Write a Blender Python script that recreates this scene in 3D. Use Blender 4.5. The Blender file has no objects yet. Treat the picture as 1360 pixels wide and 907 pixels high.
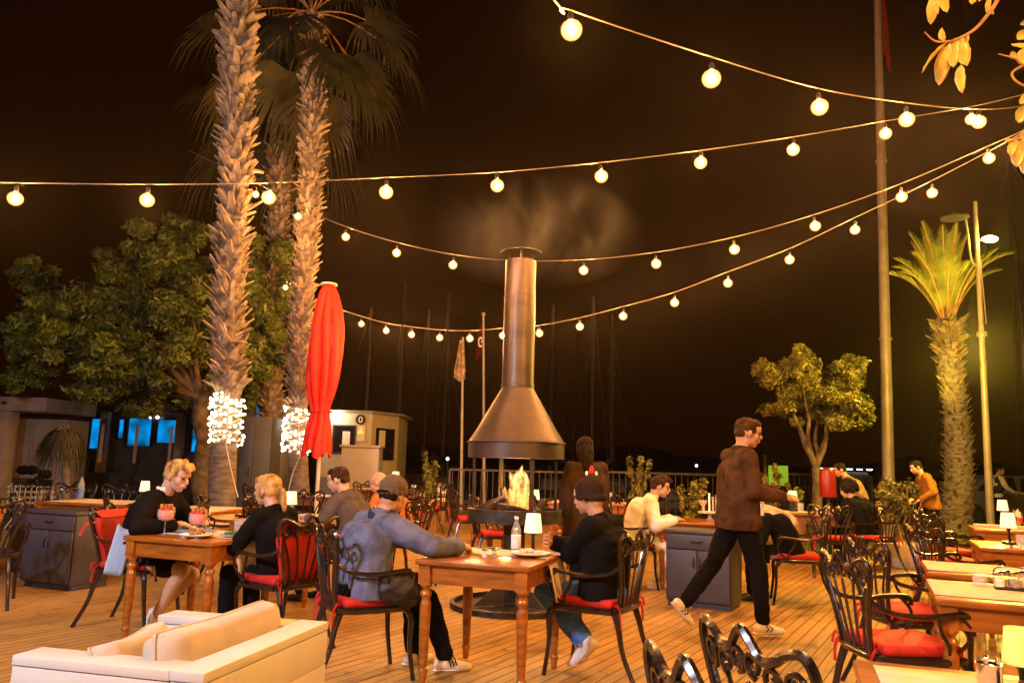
import bpy, bmesh, math, random
import numpy as np
from mathutils import Vector, Matrix, noise
R = math.radians
rnd = random.Random(7)
scene = bpy.context.scene
COL = scene.collection

# ------------------------------------------------------------ camera
F_PX, CAM_H = 1015.0, 1.36
PITCH, ROLL = math.atan(161 / 1015), R(1.5)
cam_data = bpy.data.cameras.new('camera')
cam_data.sensor_width = 36.0
cam_data.lens = F_PX / 1360 * 36.0
cam_data.clip_start, cam_data.clip_end = 0.05, 2000
cam = bpy.data.objects.new('camera', cam_data)
COL.objects.link(cam)
cam.matrix_world = Matrix.Translation((0, 0, CAM_H)) @ Matrix.Rotation(R(90) + PITCH, 4, 'X') @ Matrix.Rotation(ROLL, 4, 'Z')
scene.camera = cam

# ------------------------------------------------------------ world: night sky with a faint town glow
world = bpy.data.worlds.new('World')
scene.world = world
world.use_nodes = True
wn, wl = world.node_tree.nodes, world.node_tree.links
wn.clear()
wo = wn.new('ShaderNodeOutputWorld')
bg_sky = wn.new('ShaderNodeBackground')
bg_glow = wn.new('ShaderNodeBackground')
add = wn.new('ShaderNodeAddShader')
sky = wn.new('ShaderNodeTexSky')
sky.sky_type = 'NISHITA'
sky.sun_disc = False
sky.sun_elevation = R(-6)
sky.sun_rotation = R(150)
bg_sky.inputs['Strength'].default_value = 0.02
bg_glow.inputs['Color'].default_value = (1.0, 0.21, 0.02, 1)
bg_glow.inputs['Strength'].default_value = 0.0065
wl.new(sky.outputs[0], bg_sky.inputs['Color'])
wl.new(bg_sky.outputs[0], add.inputs[0])
wl.new(bg_glow.outputs[0], add.inputs[1])
wl.new(add.outputs[0], wo.inputs['Surface'])

scene.view_settings.view_transform = 'Standard'
scene.view_settings.look = 'None'
scene.view_settings.exposure = 0.33
scene.view_settings.gamma = 1.0
scene.view_settings.use_curve_mapping = False
cy = scene.cycles
cy.use_denoising = True
cy.max_bounces = 5
cy.diffuse_bounces = 2
cy.glossy_bounces = 2
cy.transmission_bounces = 4
cy.transparent_max_bounces = 6
cy.volume_bounces = 0
cy.sample_clamp_indirect = 3.0
cy.sample_clamp_direct = 0.0
cy.caustics_reflective = False
cy.caustics_refractive = False
cy.volume_step_rate = 2.0
cy.volume_max_steps = 64

BULB = 7800.0      # radiance of the string bulbs
def lamp(name, loc, color, watts, radius=0.12, typ='POINT', target=None, angle=60):
    d = bpy.data.lights.new(name, typ)
    d.energy, d.color = watts, color
    d.shadow_soft_size = radius
    if typ == 'SPOT':
        d.spot_size, d.spot_blend = R(angle), 0.5
    o = bpy.data.objects.new(name, d)
    o.location = loc
    if target:
        o.rotation_euler = (Vector(target) - Vector(loc)).to_track_quat('-Z', 'Y').to_euler()
    COL.objects.link(o)
    return o
# assumed lights, added without fixtures, out of view behind and beside the camera
lamp('assumed_light_warm', (5.4, 0.7, 4.0), (1.0, 0.47, 0.10), 820, 0.25)
lamp('assumed_light_white', (-4.6, 0.2, 3.9), (0.74, 0.80, 1.0), 1450, 0.25)
lamp('added_fill_rear', (0.6, -3.5, 4.2), (1.0, 0.56, 0.22), 120, 0.3)  # added warm fill from behind, no lamp modelled

# ------------------------------------------------------------ helpers
FW = Vector((0, math.cos(PITCH), math.sin(PITCH))); UP = Vector((0, -math.sin(PITCH), math.cos(PITCH)))
def ray(u, v):
    a, b = (u - 680) / F_PX, -(v - 453.5) / F_PX
    x = a * math.cos(ROLL) - b * math.sin(ROLL); y = a * math.sin(ROLL) + b * math.cos(ROLL)
    return FW + Vector((x, 0, 0)) + UP * y
def at(u, v, Y):
    d = ray(u, v)
    return Vector((0, 0, CAM_H)) + d * (Y / d.y)
def Zat(u, v, Y): return at(u, v, Y).z
def Xat(u, v, Y): return at(u, v, Y).x

class MB:
    def __init__(s): s.v, s.f, s.m = [], [], []
    def add(s, vs, fs, mi=0, M=None):
        o = len(s.v)
        if M is not None: vs = [M @ Vector(p) for p in vs]
        s.v += [tuple(p) for p in vs]
        s.f += [tuple(i + o for i in f) for f in fs]
        s.m += [mi] * len(fs)
        return s
    def box(s, c, d, M=None, mi=0, rz=0, top=1.0):
        x, y, z = d[0] / 2, d[1] / 2, d[2] / 2
        ca, sa = math.cos(rz), math.sin(rz)
        vs = []
        for dz in (-1, 1):
            k = top if dz > 0 else 1
            for dx, dy in ((-1, -1), (1, -1), (1, 1), (-1, 1)):
                px, py = dx * x * k, dy * y * k
                vs.append((c[0] + px * ca - py * sa, c[1] + px * sa + py * ca, c[2] + dz * z))
        s.add(vs, [(3, 2, 1, 0), (4, 5, 6, 7), (0, 1, 5, 4), (1, 2, 6, 5), (2, 3, 7, 6), (3, 0, 4, 7)], mi, M)
        return s
    def tube(s, pts, r, n=8, M=None, mi=0, cap=True, flat=1.0, up=None):
        pts = [Vector(p) for p in pts]
        k = len(pts)
        if not hasattr(r, '__len__'): r = [r] * k
        vs, fs = [], []
        t0 = (pts[1] - pts[0]).normalized()
        ref = Vector(up) if up else (Vector((0, 0, 1)) if abs(t0.z) < 0.9 else Vector((1, 0, 0)))
        nrm = (ref - t0 * ref.dot(t0)).normalized()
        for i, p in enumerate(pts):
            t = (pts[min(i + 1, k - 1)] - pts[max(i - 1, 0)]).normalized()
            nrm = (nrm - t * nrm.dot(t)).normalized()
            b = t.cross(nrm)
            for j in range(n):
                a = 2 * math.pi * j / n
                vs.append(p + nrm * (math.cos(a) * r[i]) + b * (math.sin(a) * r[i] * flat))
        for i in range(k - 1):
            for j in range(n):
                a, b2 = i * n + j, i * n + (j + 1) % n
                fs.append((a, b2, b2 + n, a + n))
        if cap:
            fs.append(tuple(range(n - 1, -1, -1)))
            fs.append(tuple(range((k - 1) * n, k * n)))
        s.add(vs, fs, mi, M)
        return s
    def lathe(s, prof, n=16, c=(0, 0, 0), M=None, mi=0):
        vs, fs = [], []
        k = len(prof)
        for r, z in prof:
            for j in range(n):
                a = 2 * math.pi * j / n
                vs.append((c[0] + r * math.cos(a), c[1] + r * math.sin(a), c[2] + z))
        for i in range(k - 1):
            for j in range(n):
                a, b = i * n + j, i * n + (j + 1) % n
                fs.append((a, b, b + n, a + n))
        if prof[0][0] > 1e-4: fs.append(tuple(range(n - 1, -1, -1)))
        if prof[-1][0] > 1e-4: fs.append(tuple(range((k - 1) * n, k * n)))
        s.add(vs, fs, mi, M)
        return s
    def ell(s, c, r, M=None, mi=0, n=14, k=9):
        if not hasattr(r, '__len__'): r = (r, r, r)
        vs, fs = [(c[0], c[1], c[2] - r[2])], []
        for i in range(1, k):
            ph = math.pi * i / k
            for j in range(n):
                a = 2 * math.pi * j / n
                vs.append((c[0] + r[0] * math.sin(ph) * math.cos(a), c[1] + r[1] * math.sin(ph) * math.sin(a), c[2] - r[2] * math.cos(ph)))
        vs.append((c[0], c[1], c[2] + r[2]))
        for j in range(n): fs.append((0, 1 + (j + 1) % n, 1 + j))
        for i in range(k - 2):
            for j in range(n):
                a, b = 1 + i * n + j, 1 + i * n + (j + 1) % n
                fs.append((a, b, b + n, a + n))
        L = len(vs) - 1
        for j in range(n): fs.append((L, 1 + (k - 2) * n + j, 1 + (k - 2) * n + (j + 1) % n))
        s.add(vs, fs, mi, M)
        return s
    def cap(s, a, b, ra, rb, n=12):
        a, b = Vector(a), Vector(b)
        d = (b - a)
        L = d.length
        if L < 1e-5: return s.ell(a, ra)
        t = d / L
        pts, rr = [], []
        for q in (-1, -0.8, -0.5): pts.append(a + t * ra * q); rr.append(max(ra * math.sqrt(max(0, 1 - q * q)), ra * 0.02))
        for q in (0, 0.33, 0.66, 1): pts.append(a.lerp(b, q)); rr.append(ra + (rb - ra) * q)
        for q in (0.5, 0.8, 1): pts.append(b + t * rb * q); rr.append(max(rb * math.sqrt(max(0, 1 - q * q)), rb * 0.02))
        return s.tube(pts, rr, n)
    def build(s, name, mats, parent=None, smooth=35, bevel=0, seg=2):
        me = bpy.data.meshes.new(name)
        me.from_pydata(s.v, [], s.f)
        if not isinstance(mats, (list, tuple)): mats = [mats]
        for m in mats: me.materials.append(m)
        if len(mats) > 1: me.polygons.foreach_set('material_index', s.m)
        bm = bmesh.new(); bm.from_mesh(me)
        bmesh.ops.recalc_face_normals(bm, faces=bm.faces)
        if bevel:
            ed = [e for e in bm.edges if len(e.link_faces) == 2 and e.calc_face_angle(0) > R(30)]
            bmesh.ops.bevel(bm, geom=ed, offset=bevel, segments=seg, affect='EDGES', profile=0.5)
        bm.to_mesh(me); bm.free()
        return link_mesh(name, me, parent, smooth)

def link_mesh(name, me, parent=None, smooth=35):
    if smooth:
        me.polygons.foreach_set('use_smooth', [True] * len(me.polygons))
        if smooth < 180: me.set_sharp_from_angle(angle=R(smooth))
    o = bpy.data.objects.new(name, me)
    COL.objects.link(o)
    o.parent = parent
    return o
def tag(o, label=None, cat=None, group=None, kind=None):
    if label: o['label'] = label
    if cat: o['category'] = cat
    if group: o['group'] = group
    if kind: o['kind'] = kind
    return o
def thing(name, label, cat, loc=(0, 0, 0), rz=0, group=None):
    o = bpy.data.objects.new(name, None)
    o.empty_display_size = 0.1
    COL.objects.link(o)
    o.location = loc
    o.rotation_euler = (0, 0, rz)
    return tag(o, label, cat, group)
def copy_tree(o, parent=None):
    c = o.copy(); COL.objects.link(c); c.parent = parent
    for ch in list(o.children): copy_tree(ch, c)
    return c
def again(proto, loc, rz, label, group=None):
    c = proto if not proto.get('placed') else copy_tree(proto)
    proto['placed'] = 1
    if 'placed' in c.keys() and c is not proto: del c['placed']
    c.location = loc; c.rotation_euler = (0, 0, rz)
    c['label'] = label
    if group: c['group'] = group
    return c
def bez(p, n=12):
    """Catmull-Rom through the points p."""
    p = [Vector(q) for q in p]
    q = [p[0] * 2 - p[1]] + p + [p[-1] * 2 - p[-2]]
    out = []
    for i in range(1, len(q) - 2):
        for k in range(n):
            t = k / n
            a, b, c, d = q[i - 1], q[i], q[i + 1], q[i + 2]
            out.append(0.5 * ((2 * b) + (c - a) * t + (2 * a - 5 * b + 4 * c - d) * t * t + (3 * b - a - 3 * c + d) * t ** 3))
    out.append(p[-1])
    return out

# ------------------------------------------------------------ materials
def mat(name, col, rough=0.6, metal=0.0, var=0.15, scale=8, bump=0.0, bscale=40, coat=0.0, stretch=None, emit=None, es=0, trans=0, col2=None, sheen=0, alpha=1):
    m = bpy.data.materials.new(name)
    m.use_nodes = True
    nt = m.node_tree
    b = nt.nodes['Principled BSDF']
    b.inputs['Roughness'].default_value = rough
    b.inputs['Metallic'].default_value = metal
    if coat:
        b.inputs['Coat Weight'].default_value = coat; b.inputs['Coat Roughness'].default_value = 0.15
    if trans: b.inputs['Transmission Weight'].default_value = trans
    if sheen: b.inputs['Sheen Weight'].default_value = sheen
    if alpha < 1: b.inputs['Alpha'].default_value = alpha
    tc = nt.nodes.new('ShaderNodeTexCoord')
    mp = nt.nodes.new('ShaderNodeMapping')
    if stretch: mp.inputs['Scale'].default_value = stretch
    nt.links.new(tc.outputs['Object'], mp.inputs['Vector'])
    n = nt.nodes.new('ShaderNodeTexNoise')
    n.inputs['Scale'].default_value = scale; n.inputs['Detail'].default_value = 4
    nt.links.new(mp.outputs[0], n.inputs['Vector'])
    r = nt.nodes.new('ShaderNodeValToRGB')
    c2 = col2 or tuple(c * (1 - var * 1.6) for c in col)
    c1 = col if col2 else tuple(min(1, c * (1 + var)) for c in col)
    r.color_ramp.elements[0].position = 0.32; r.color_ramp.elements[0].color = (*c2, 1)
    r.color_ramp.elements[1].position = 0.68; r.color_ramp.elements[1].color = (*c1, 1)
    nt.links.new(n.outputs['Fac'], r.inputs['Fac'])
    nt.links.new(r.outputs[0], b.inputs['Base Color'])
    if emit:
        b.inputs['Emission Color'].default_value = (*emit, 1); b.inputs['Emission Strength'].default_value = es
    if bump:
        n2 = nt.nodes.new('ShaderNodeTexNoise'); n2.inputs['Scale'].default_value = bscale; n2.inputs['Detail'].default_value = 5
        nt.links.new(mp.outputs[0], n2.inputs['Vector'])
        bp = nt.nodes.new('ShaderNodeBump'); bp.inputs['Strength'].default_value = bump; bp.inputs['Distance'].default_value = 0.01
        nt.links.new(n2.outputs['Fac'], bp.inputs['Height'])
        nt.links.new(bp.outputs[0], b.inputs['Normal'])
    return m
def emis(name, col, s):
    m = bpy.data.materials.new(name); m.use_nodes = True
    nt = m.node_tree; nt.nodes.clear()
    o = nt.nodes.new('ShaderNodeOutputMaterial'); e = nt.nodes.new('ShaderNodeEmission')
    e.inputs['Color'].default_value = (*col, 1); e.inputs['Strength'].default_value = s
    nt.links.new(e.outputs[0], o.inputs['Surface'])
    return m
def deck_mat():
    m = bpy.data.materials.new('deck_planks'); m.use_nodes = True
    nt = m.node_tree; N, L = nt.nodes, nt.links
    b = N['Principled BSDF']
    tc = N.new('ShaderNodeTexCoord'); mp = N.new('ShaderNodeMapping')
    L.new(tc.outputs['Object'], mp.inputs['Vector'])
    sx = N.new('ShaderNodeSeparateXYZ'); L.new(mp.outputs[0], sx.inputs[0])
    def mt(op, a, bb=None):
        q = N.new('ShaderNodeMath'); q.operation = op
        for i, w in enumerate((a, bb)):
            if w is None: continue
            if hasattr(w, 'links') or hasattr(w, 'is_linked'): L.new(w, q.inputs[i])
            else: q.inputs[i].default_value = w
        return q.outputs[0]
    W = 0.093
    u = mt('DIVIDE', sx.outputs['X'], W)
    fl = mt('FLOOR', u); fr = mt('FRACT', u)
    wn1 = N.new('ShaderNodeTexWhiteNoise'); wn1.noise_dimensions = '1D'; L.new(fl, wn1.inputs['W'])
    # boards butt end to end at staggered places
    yy = mt('ADD', sx.outputs['Y'], mt('MULTIPLY', wn1.outputs['Value'], 3.0))
    yb = mt('DIVIDE', yy, 3.1); yf = mt('FLOOR', yb); yr = mt('FRACT', yb)
    cid = mt('ADD', mt('MULTIPLY', fl, 17.31), mt('MULTIPLY', yf, 5.77))
    wn2 = N.new('ShaderNodeTexWhiteNoise'); wn2.noise_dimensions = '1D'; L.new(cid, wn2.inputs['W'])
    # grain
    cmb = N.new('ShaderNodeCombineXYZ')
    L.new(mt('MULTIPLY', sx.outputs['X'], 45.0), cmb.inputs[0]); L.new(mt('MULTIPLY', sx.outputs['Y'], 2.2), cmb.inputs[1]); L.new(cid, cmb.inputs[2])
    g = N.new('ShaderNodeTexNoise'); g.inputs['Scale'].default_value = 1.0; g.inputs['Detail'].default_value = 5; L.new(cmb.outputs[0], g.inputs['Vector'])
    st = N.new('ShaderNodeTexNoise'); st.inputs['Scale'].default_value = 1.1; st.inputs['Detail'].default_value = 6; L.new(tc.outputs['Object'], st.inputs['Vector'])
    st2 = N.new('ShaderNodeTexNoise'); st2.inputs['Scale'].default_value = 7; st2.inputs['Detail'].default_value = 4; L.new(tc.outputs['Object'], st2.inputs['Vector'])
    f1 = mt('ADD', mt('MULTIPLY', wn2.outputs['Value'], 0.15), mt('MULTIPLY', g.outputs['Fac'], 0.52))
    f2 = mt('ADD', f1, mt('MULTIPLY', st.outputs['Fac'], 0.50))
    r = N.new('ShaderNodeValToRGB')
    e = r.color_ramp.elements
    e[0].position = 0.40; e[0].color = (0.15, 0.082, 0.028, 1)
    e[1].position = 0.82; e[1].color = (0.54, 0.32, 0.10, 1)
    k = e.new(0.56); k.color = (0.38, 0.22, 0.060, 1)
    L.new(f2, r.inputs['Fac'])
    # dark spots
    sp = N.new('ShaderNodeValToRGB'); sp.color_ramp.elements[0].position = 0.27; sp.color_ramp.elements[0].color = (0.55, 0.5, 0.45, 1); sp.color_ramp.elements[1].position = 0.42; sp.color_ramp.elements[1].color = (1, 1, 1, 1)
    L.new(st2.outputs['Fac'], sp.inputs['Fac'])
    mx = N.new('ShaderNodeMix'); mx.data_type = 'RGBA'; mx.blend_type = 'MULTIPLY'; mx.inputs[0].default_value = 1.0
    L.new(r.outputs[0], mx.inputs[6]); L.new(sp.outputs[0], mx.inputs[7])
    gap = mt('MAXIMUM', mt('LESS_THAN', fr, 0.095), mt('LESS_THAN', yr, 0.0022))
    mg = N.new('ShaderNodeMix'); mg.data_type = 'RGBA'; L.new(gap, mg.inputs[0]); L.new(mx.outputs[2], mg.inputs[6]); mg.inputs[7].default_value = (0.010, 0.005, 0.003, 1)
    L.new(mg.outputs[2], b.inputs['Base Color'])
    L.new(mt('ADD', 0.42, mt('MULTIPLY', g.outputs['Fac'], 0.3)), b.inputs['Roughness'])
    h = mt('SUBTRACT', mt('MULTIPLY', g.outputs['Fac'], 0.25), gap)
    bp = N.new('ShaderNodeBump'); bp.inputs['Strength'].default_value = 0.55; bp.inputs['Distance'].default_value = 0.004
    L.new(h, bp.inputs['Height']); L.new(bp.outputs[0], b.inputs['Normal'])
    return m

M = {}
M['deck'] = deck_mat()
M['ground'] = mat('dark_paving', (0.055, 0.048, 0.042), 0.85, var=0.3, scale=3, bump=0.3)
M['grass_base'] = mat('lawn_soil', (0.15, 0.13, 0.02), 0.9, var=0.4, scale=9, bump=0.6, bscale=60)
M['grass'] = mat('grass_blades', (0.26, 0.23, 0.03), 0.7, var=0.4, scale=4)
M['water'] = mat('harbour_water', (0.006, 0.007, 0.010), 0.12, var=0.1, bump=0.5, bscale=2.2, stretch=(1, 0.35, 1))
M['iron'] = mat('cast_iron', (0.040, 0.026, 0.020), 0.27, 0.7, var=0.45, scale=14, bump=0.35, bscale=70, coat=0.6)
M['gold_iron'] = mat('bronzed_iron', (0.20, 0.13, 0.06), 0.35, 0.8, var=0.5, scale=14, bump=0.3, bscale=70)
M['red'] = mat('red_fabric', (0.50, 0.014, 0.006), 0.7, var=0.18, scale=20, bump=0.25, bscale=300)
M['red_canvas'] = mat('red_canvas', (0.80, 0.018, 0.006), 0.65, var=0.12, scale=5, bump=0.15, bscale=150)
M['wood'] = mat('table_wood', (0.34, 0.105, 0.010), 0.30, var=0.28, scale=3, bump=0.08, bscale=30, coat=0.5, stretch=(1.2, 9, 9))
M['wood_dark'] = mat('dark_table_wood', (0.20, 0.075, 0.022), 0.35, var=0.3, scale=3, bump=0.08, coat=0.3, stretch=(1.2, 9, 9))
M['cloth'] = mat('runner_cloth', (0.72, 0.56, 0.37), 0.85, var=0.08, scale=12, bump=0.3, bscale=220)
M['white_paint'] = mat('white_painted_wood', (0.52, 0.50, 0.465), 0.45, var=0.05, scale=3, bump=0.05, bscale=30)
M['cushion'] = mat('beige_cushion', (0.46, 0.38, 0.29), 0.9, var=0.10, scale=6, bump=0.3, bscale=200, sheen=0.2)
M['steel'] = mat('hood_steel', (0.095, 0.066, 0.050), 0.42, 0.6, var=0.22, scale=5, bump=0.10, bscale=14)
M['steel_dark'] = mat('sooty_steel', (0.055, 0.045, 0.04), 0.5, 0.6, var=0.4, scale=9, bump=0.3, bscale=40)
M['char'] = mat('charred_wood', (0.03, 0.018, 0.012), 0.9, var=0.6, scale=14, bump=0.9, bscale=30)
M['ember'] = mat('glowing_ember', (0.08, 0.03, 0.02), 0.9, var=0.5, scale=20, emit=(1, 0.16, 0.03), es=5)
M['grey_cab'] = mat('grey_cabinet_paint', (0.055, 0.050, 0.064), 0.5, var=0.15, scale=3, bump=0.05)
M['black'] = mat('black_plastic', (0.012, 0.011, 0.010), 0.35, var=0.1)
M['black_metal'] = mat('black_metal', (0.02, 0.018, 0.016), 0.4, 0.4, var=0.2)
M['chrome'] = mat('chrome', (0.75, 0.72, 0.68), 0.15, 1.0, var=0.03)
M['glass'] = mat('clear_glass', (0.95, 0.95, 0.95), 0.04, 0, var=0.0, alpha=0.16)
M['glass'].node_tree.nodes['Principled BSDF'].inputs['Specular IOR Level'].default_value = 0.9
M['white'] = mat('white_ceramic', (0.82, 0.80, 0.77), 0.25, var=0.03)
M['blue_rim'] = mat('blue_glaze', (0.12, 0.20, 0.45), 0.25, var=0.1)
M['food'] = mat('fried_food', (0.45, 0.24, 0.08), 0.7, var=0.6, scale=60, bump=0.8, bscale=90)
M['greens'] = mat('salad', (0.12, 0.2, 0.03), 0.6, var=0.6, scale=60, bump=0.8, bscale=90)
M['drink'] = mat('red_drink', (0.85, 0.045, 0.008), 0.3, var=0.4, scale=60, bump=0.6, bscale=90)
M['water_fill'] = mat('bottle_label', (0.70, 0.74, 0.80), 0.35, var=0.12, scale=30)
M['shade_lit'] = mat('lit_lamp_shade', (0.85, 0.75, 0.55), 0.8, var=0.03, emit=(1.0, 0.80, 0.50), es=0.75)
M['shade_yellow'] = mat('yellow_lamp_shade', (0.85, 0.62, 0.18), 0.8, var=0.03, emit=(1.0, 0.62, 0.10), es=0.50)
M['bulb'] = emis('bulb_light', (1.0, 0.42, 0.11), BULB)
def envelope_mat():  # oversized bulb shell; emission fading out at the rim paints a soft glow
    m = bpy.data.materials.new('bulb_glow_shell'); m.use_nodes = True
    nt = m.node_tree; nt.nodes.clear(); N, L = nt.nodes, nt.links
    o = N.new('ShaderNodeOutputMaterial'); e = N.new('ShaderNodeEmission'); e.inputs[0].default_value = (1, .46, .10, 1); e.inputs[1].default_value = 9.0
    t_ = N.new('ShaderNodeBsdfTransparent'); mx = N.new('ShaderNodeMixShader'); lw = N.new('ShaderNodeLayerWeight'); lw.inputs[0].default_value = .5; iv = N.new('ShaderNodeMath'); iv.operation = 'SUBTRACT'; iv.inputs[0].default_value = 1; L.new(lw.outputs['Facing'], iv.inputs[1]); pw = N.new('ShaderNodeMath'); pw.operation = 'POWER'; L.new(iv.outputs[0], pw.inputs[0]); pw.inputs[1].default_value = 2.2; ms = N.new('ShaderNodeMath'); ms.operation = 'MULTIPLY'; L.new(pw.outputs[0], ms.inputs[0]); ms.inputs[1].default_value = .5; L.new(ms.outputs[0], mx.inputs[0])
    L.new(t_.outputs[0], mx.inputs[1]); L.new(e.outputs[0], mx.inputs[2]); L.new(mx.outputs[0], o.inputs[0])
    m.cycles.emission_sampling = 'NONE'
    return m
M['bulb_glow'] = envelope_mat()
M['fairy'] = emis('fairy_light', (1.0, 0.74, 0.40), 14.0)
M['cable'] = mat('pale_cable', (0.16, 0.12, 0.085), 0.6, var=0.1)
M['bark'] = mat('palm_boots', (0.30, 0.225, 0.155), 0.85, var=0.5, scale=5, bump=0.6, bscale=30)
M['bark_low'] = mat('smooth_palm_trunk', (0.17, 0.13, 0.10), 0.9, var=0.35, scale=5, bump=0.8, bscale=22, stretch=(1, 1, 4))
M['bark_tree'] = mat('tree_bark', (0.14, 0.095, 0.05), 0.9, var=0.4, scale=7, bump=0.8, bscale=25)
M['frond'] = mat('palm_frond', (0.034, 0.030, 0.008), 0.6, var=0.4, scale=3)
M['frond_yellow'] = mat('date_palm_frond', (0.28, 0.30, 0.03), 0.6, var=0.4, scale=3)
M['leaf_dark'] = mat('broad_leaves', (0.10, 0.125, 0.014), 0.55, var=0.6, scale=1.6)
M['leaf_mid'] = mat('round_leaves', (0.17, 0.16, 0.015), 0.55, var=0.6, scale=3)
M['leaf_shrub'] = mat('shrub_leaves', (0.20, 0.19, 0.04), 0.55, var=0.6, scale=6)
M['leaf_near'] = mat('citrus_leaves', (0.42, 0.30, 0.035), 0.45, var=0.35, scale=14, bump=0.2, bscale=30, coat=0.2)
M['twig'] = mat('twig', (0.40, 0.20, 0.06), 0.7, var=0.3, bump=0.3)
M['counter'] = mat('lilac_white_panel', (0.34, 0.31, 0.36), 0.5, var=0.06, scale=2)
M['pole'] = mat('painted_pole', (0.20, 0.145, 0.115), 0.5, 0.2, var=0.15, scale=4)
M['white_pole'] = mat('white_pole', (0.60, 0.52, 0.45), 0.4, var=0.1)
M['booth'] = mat('booth_panel', (0.46, 0.38, 0.27), 0.6, var=0.08, scale=2)
M['booth_grey'] = mat('booth_lower_panel', (0.22, 0.18, 0.16), 0.6, var=0.1, scale=2)
M['window'] = mat('dark_window', (0.012, 0.010, 0.009), 0.08, var=0.1)
M['paper'] = mat('paper_notice', (0.65, 0.62, 0.58), 0.8, var=0.05)
M['blue_lit'] = emis('blue_lit_room', (0.0, 0.26, 0.72), 1.0)
_n = M['blue_lit'].node_tree; _t = _n.nodes.new('ShaderNodeTexCoord'); _x = _n.nodes.new('ShaderNodeTexNoise'); _x.inputs['Scale'].default_value = 1.6; _x.inputs['Detail'].default_value = 5
_r = _n.nodes.new('ShaderNodeValToRGB'); _r.color_ramp.elements[0].position = .36; _r.color_ramp.elements[0].color = (0.0, .05, .13, 1); _r.color_ramp.elements[1].position = .58; _r.color_ramp.elements[1].color = (0.0, .25, .68, 1)
_n.links.new(_t.outputs['Object'], _x.inputs[0]); _n.links.new(_x.outputs['Fac'], _r.inputs[0]); _n.links.new(_r.outputs[0], [q for q in _n.nodes if q.type == 'EMISSION'][0].inputs[0])
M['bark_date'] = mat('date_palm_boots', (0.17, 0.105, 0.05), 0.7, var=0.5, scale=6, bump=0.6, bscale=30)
M['cabin'] = mat('pale_cabin', (0.30, 0.23, 0.19), 0.7, var=0.15, scale=2)
M['cabin_dark'] = mat('dark_recess', (0.06, 0.048, 0.045), 0.8, var=0.3, scale=2)
M['hull'] = mat('boat_hull', (0.16, 0.15, 0.15), 0.4, var=0.1)
M['mast'] = mat('mast_alloy', (0.07, 0.052, 0.042), 0.4, 0.4, var=0.1)
M['white_light'] = emis('white_deck_light', (1.0, 0.95, 0.85), 5.0)
M['lamp_yellow'] = emis('sodium_lamp', (1.0, 0.78, 0.10), 160.0)
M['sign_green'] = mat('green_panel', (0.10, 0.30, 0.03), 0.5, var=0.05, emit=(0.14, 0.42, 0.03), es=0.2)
M['terracotta'] = mat('terracotta', (0.36, 0.17, 0.08), 0.8, var=0.15, bump=0.2)
M['pot'] = mat('cream_pot', (0.66, 0.56, 0.44), 0.6, var=0.08)
M['reflector'] = mat('white_reflector', (0.9, 0.85, 0.75), 0.4, var=0.02)
M['car'] = mat('grey_car_paint', (0.19, 0.17, 0.17), 0.3, 0.4, var=0.05, coat=0.6)
M['rubber'] = mat('rubber', (0.02, 0.02, 0.02), 0.8, var=0.1)
# people
M['skin'] = mat('skin', (0.56, 0.33, 0.22), 0.5, var=0.10, scale=20, bump=0.05, bscale=120)
M['skin_tan'] = mat('tanned_skin', (0.47, 0.25, 0.14), 0.5, var=0.10, scale=20, bump=0.05, bscale=120)
M['eye'] = mat('eye', (0.03, 0.02, 0.015), 0.15, var=0.0)
M['lip'] = mat('lips', (0.42, 0.16, 0.12), 0.5, var=0.05)
M['hair_blond'] = mat('blond_hair', (0.52, 0.30, 0.10), 0.55, var=0.45, scale=18, bump=0.9, bscale=60, stretch=(1, 1, 0.25))
M['hair_brown'] = mat('brown_hair', (0.050, 0.020, 0.008), 0.5, var=0.4, scale=25, bump=0.9, bscale=60, stretch=(1, 1, 0.25))
M['hair_dark'] = mat('dark_hair', (0.018, 0.009, 0.006), 0.5, var=0.4, scale=25, bump=1.0, bscale=60, stretch=(1, 1, 0.25))
def cloth(n, c, var=0.12):
    m = mat(n, c, 0.9, var=var, scale=9, bump=0.6, bscale=110)
    m.node_tree.nodes['Principled BSDF'].inputs['Specular IOR Level'].default_value = 0.08
    return m
M['c_black'] = cloth('black_cloth', (0.007, 0.006, 0.006))
M['c_denim_grey'] = cloth('grey_blue_denim', (0.13, 0.145, 0.24), 0.3)
M['c_navy'] = cloth('navy_cloth', (0.035, 0.04, 0.06))
M['c_hoodie'] = cloth('grey_hoodie', (0.10, 0.078, 0.072))
M['c_orange'] = cloth('orange_knit', (0.60, 0.17, 0.05))
M['c_jeans'] = cloth('blue_jeans', (0.08, 0.20, 0.60), 0.3)
M['c_white'] = cloth('white_shirt_cloth', (0.85, 0.82, 0.78), 0.05)
M['c_brown'] = cloth('brown_jacket_cloth', (0.075, 0.034, 0.016), 0.3)
M['c_darkbrown'] = cloth('dark_brown_cloth', (0.060, 0.032, 0.018), 0.2)
M['c_hijab'] = cloth('patterned_scarf_cloth', (0.62, 0.42, 0.26), 0.4)
M['c_grey'] = cloth('grey_trouser_cloth', (0.11, 0.095, 0.10))
M['c_yellow'] = cloth('mustard_jacket_cloth', (0.30, 0.12, 0.02))
M['c_tan'] = cloth('tan_top_cloth', (0.30, 0.19, 0.09))
M['red_cover'] = mat('dark_red_cover', (0.26, 0.008, 0.006), 0.35, var=0.2, scale=6, bump=0.2)
M['locker'] = mat('olive_grey_locker', (0.085, 0.078, 0.055), 0.5, var=0.1, scale=2)
M['c_maroon'] = cloth('dark_red_flag_cloth', (0.16, 0.012, 0.008))
M['c_cap'] = cloth('brown_cap_cloth', (0.13, 0.085, 0.055))
M['c_lightblue'] = cloth('pale_blue_shirt_cloth', (0.36, 0.48, 0.70), 0.05)
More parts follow.
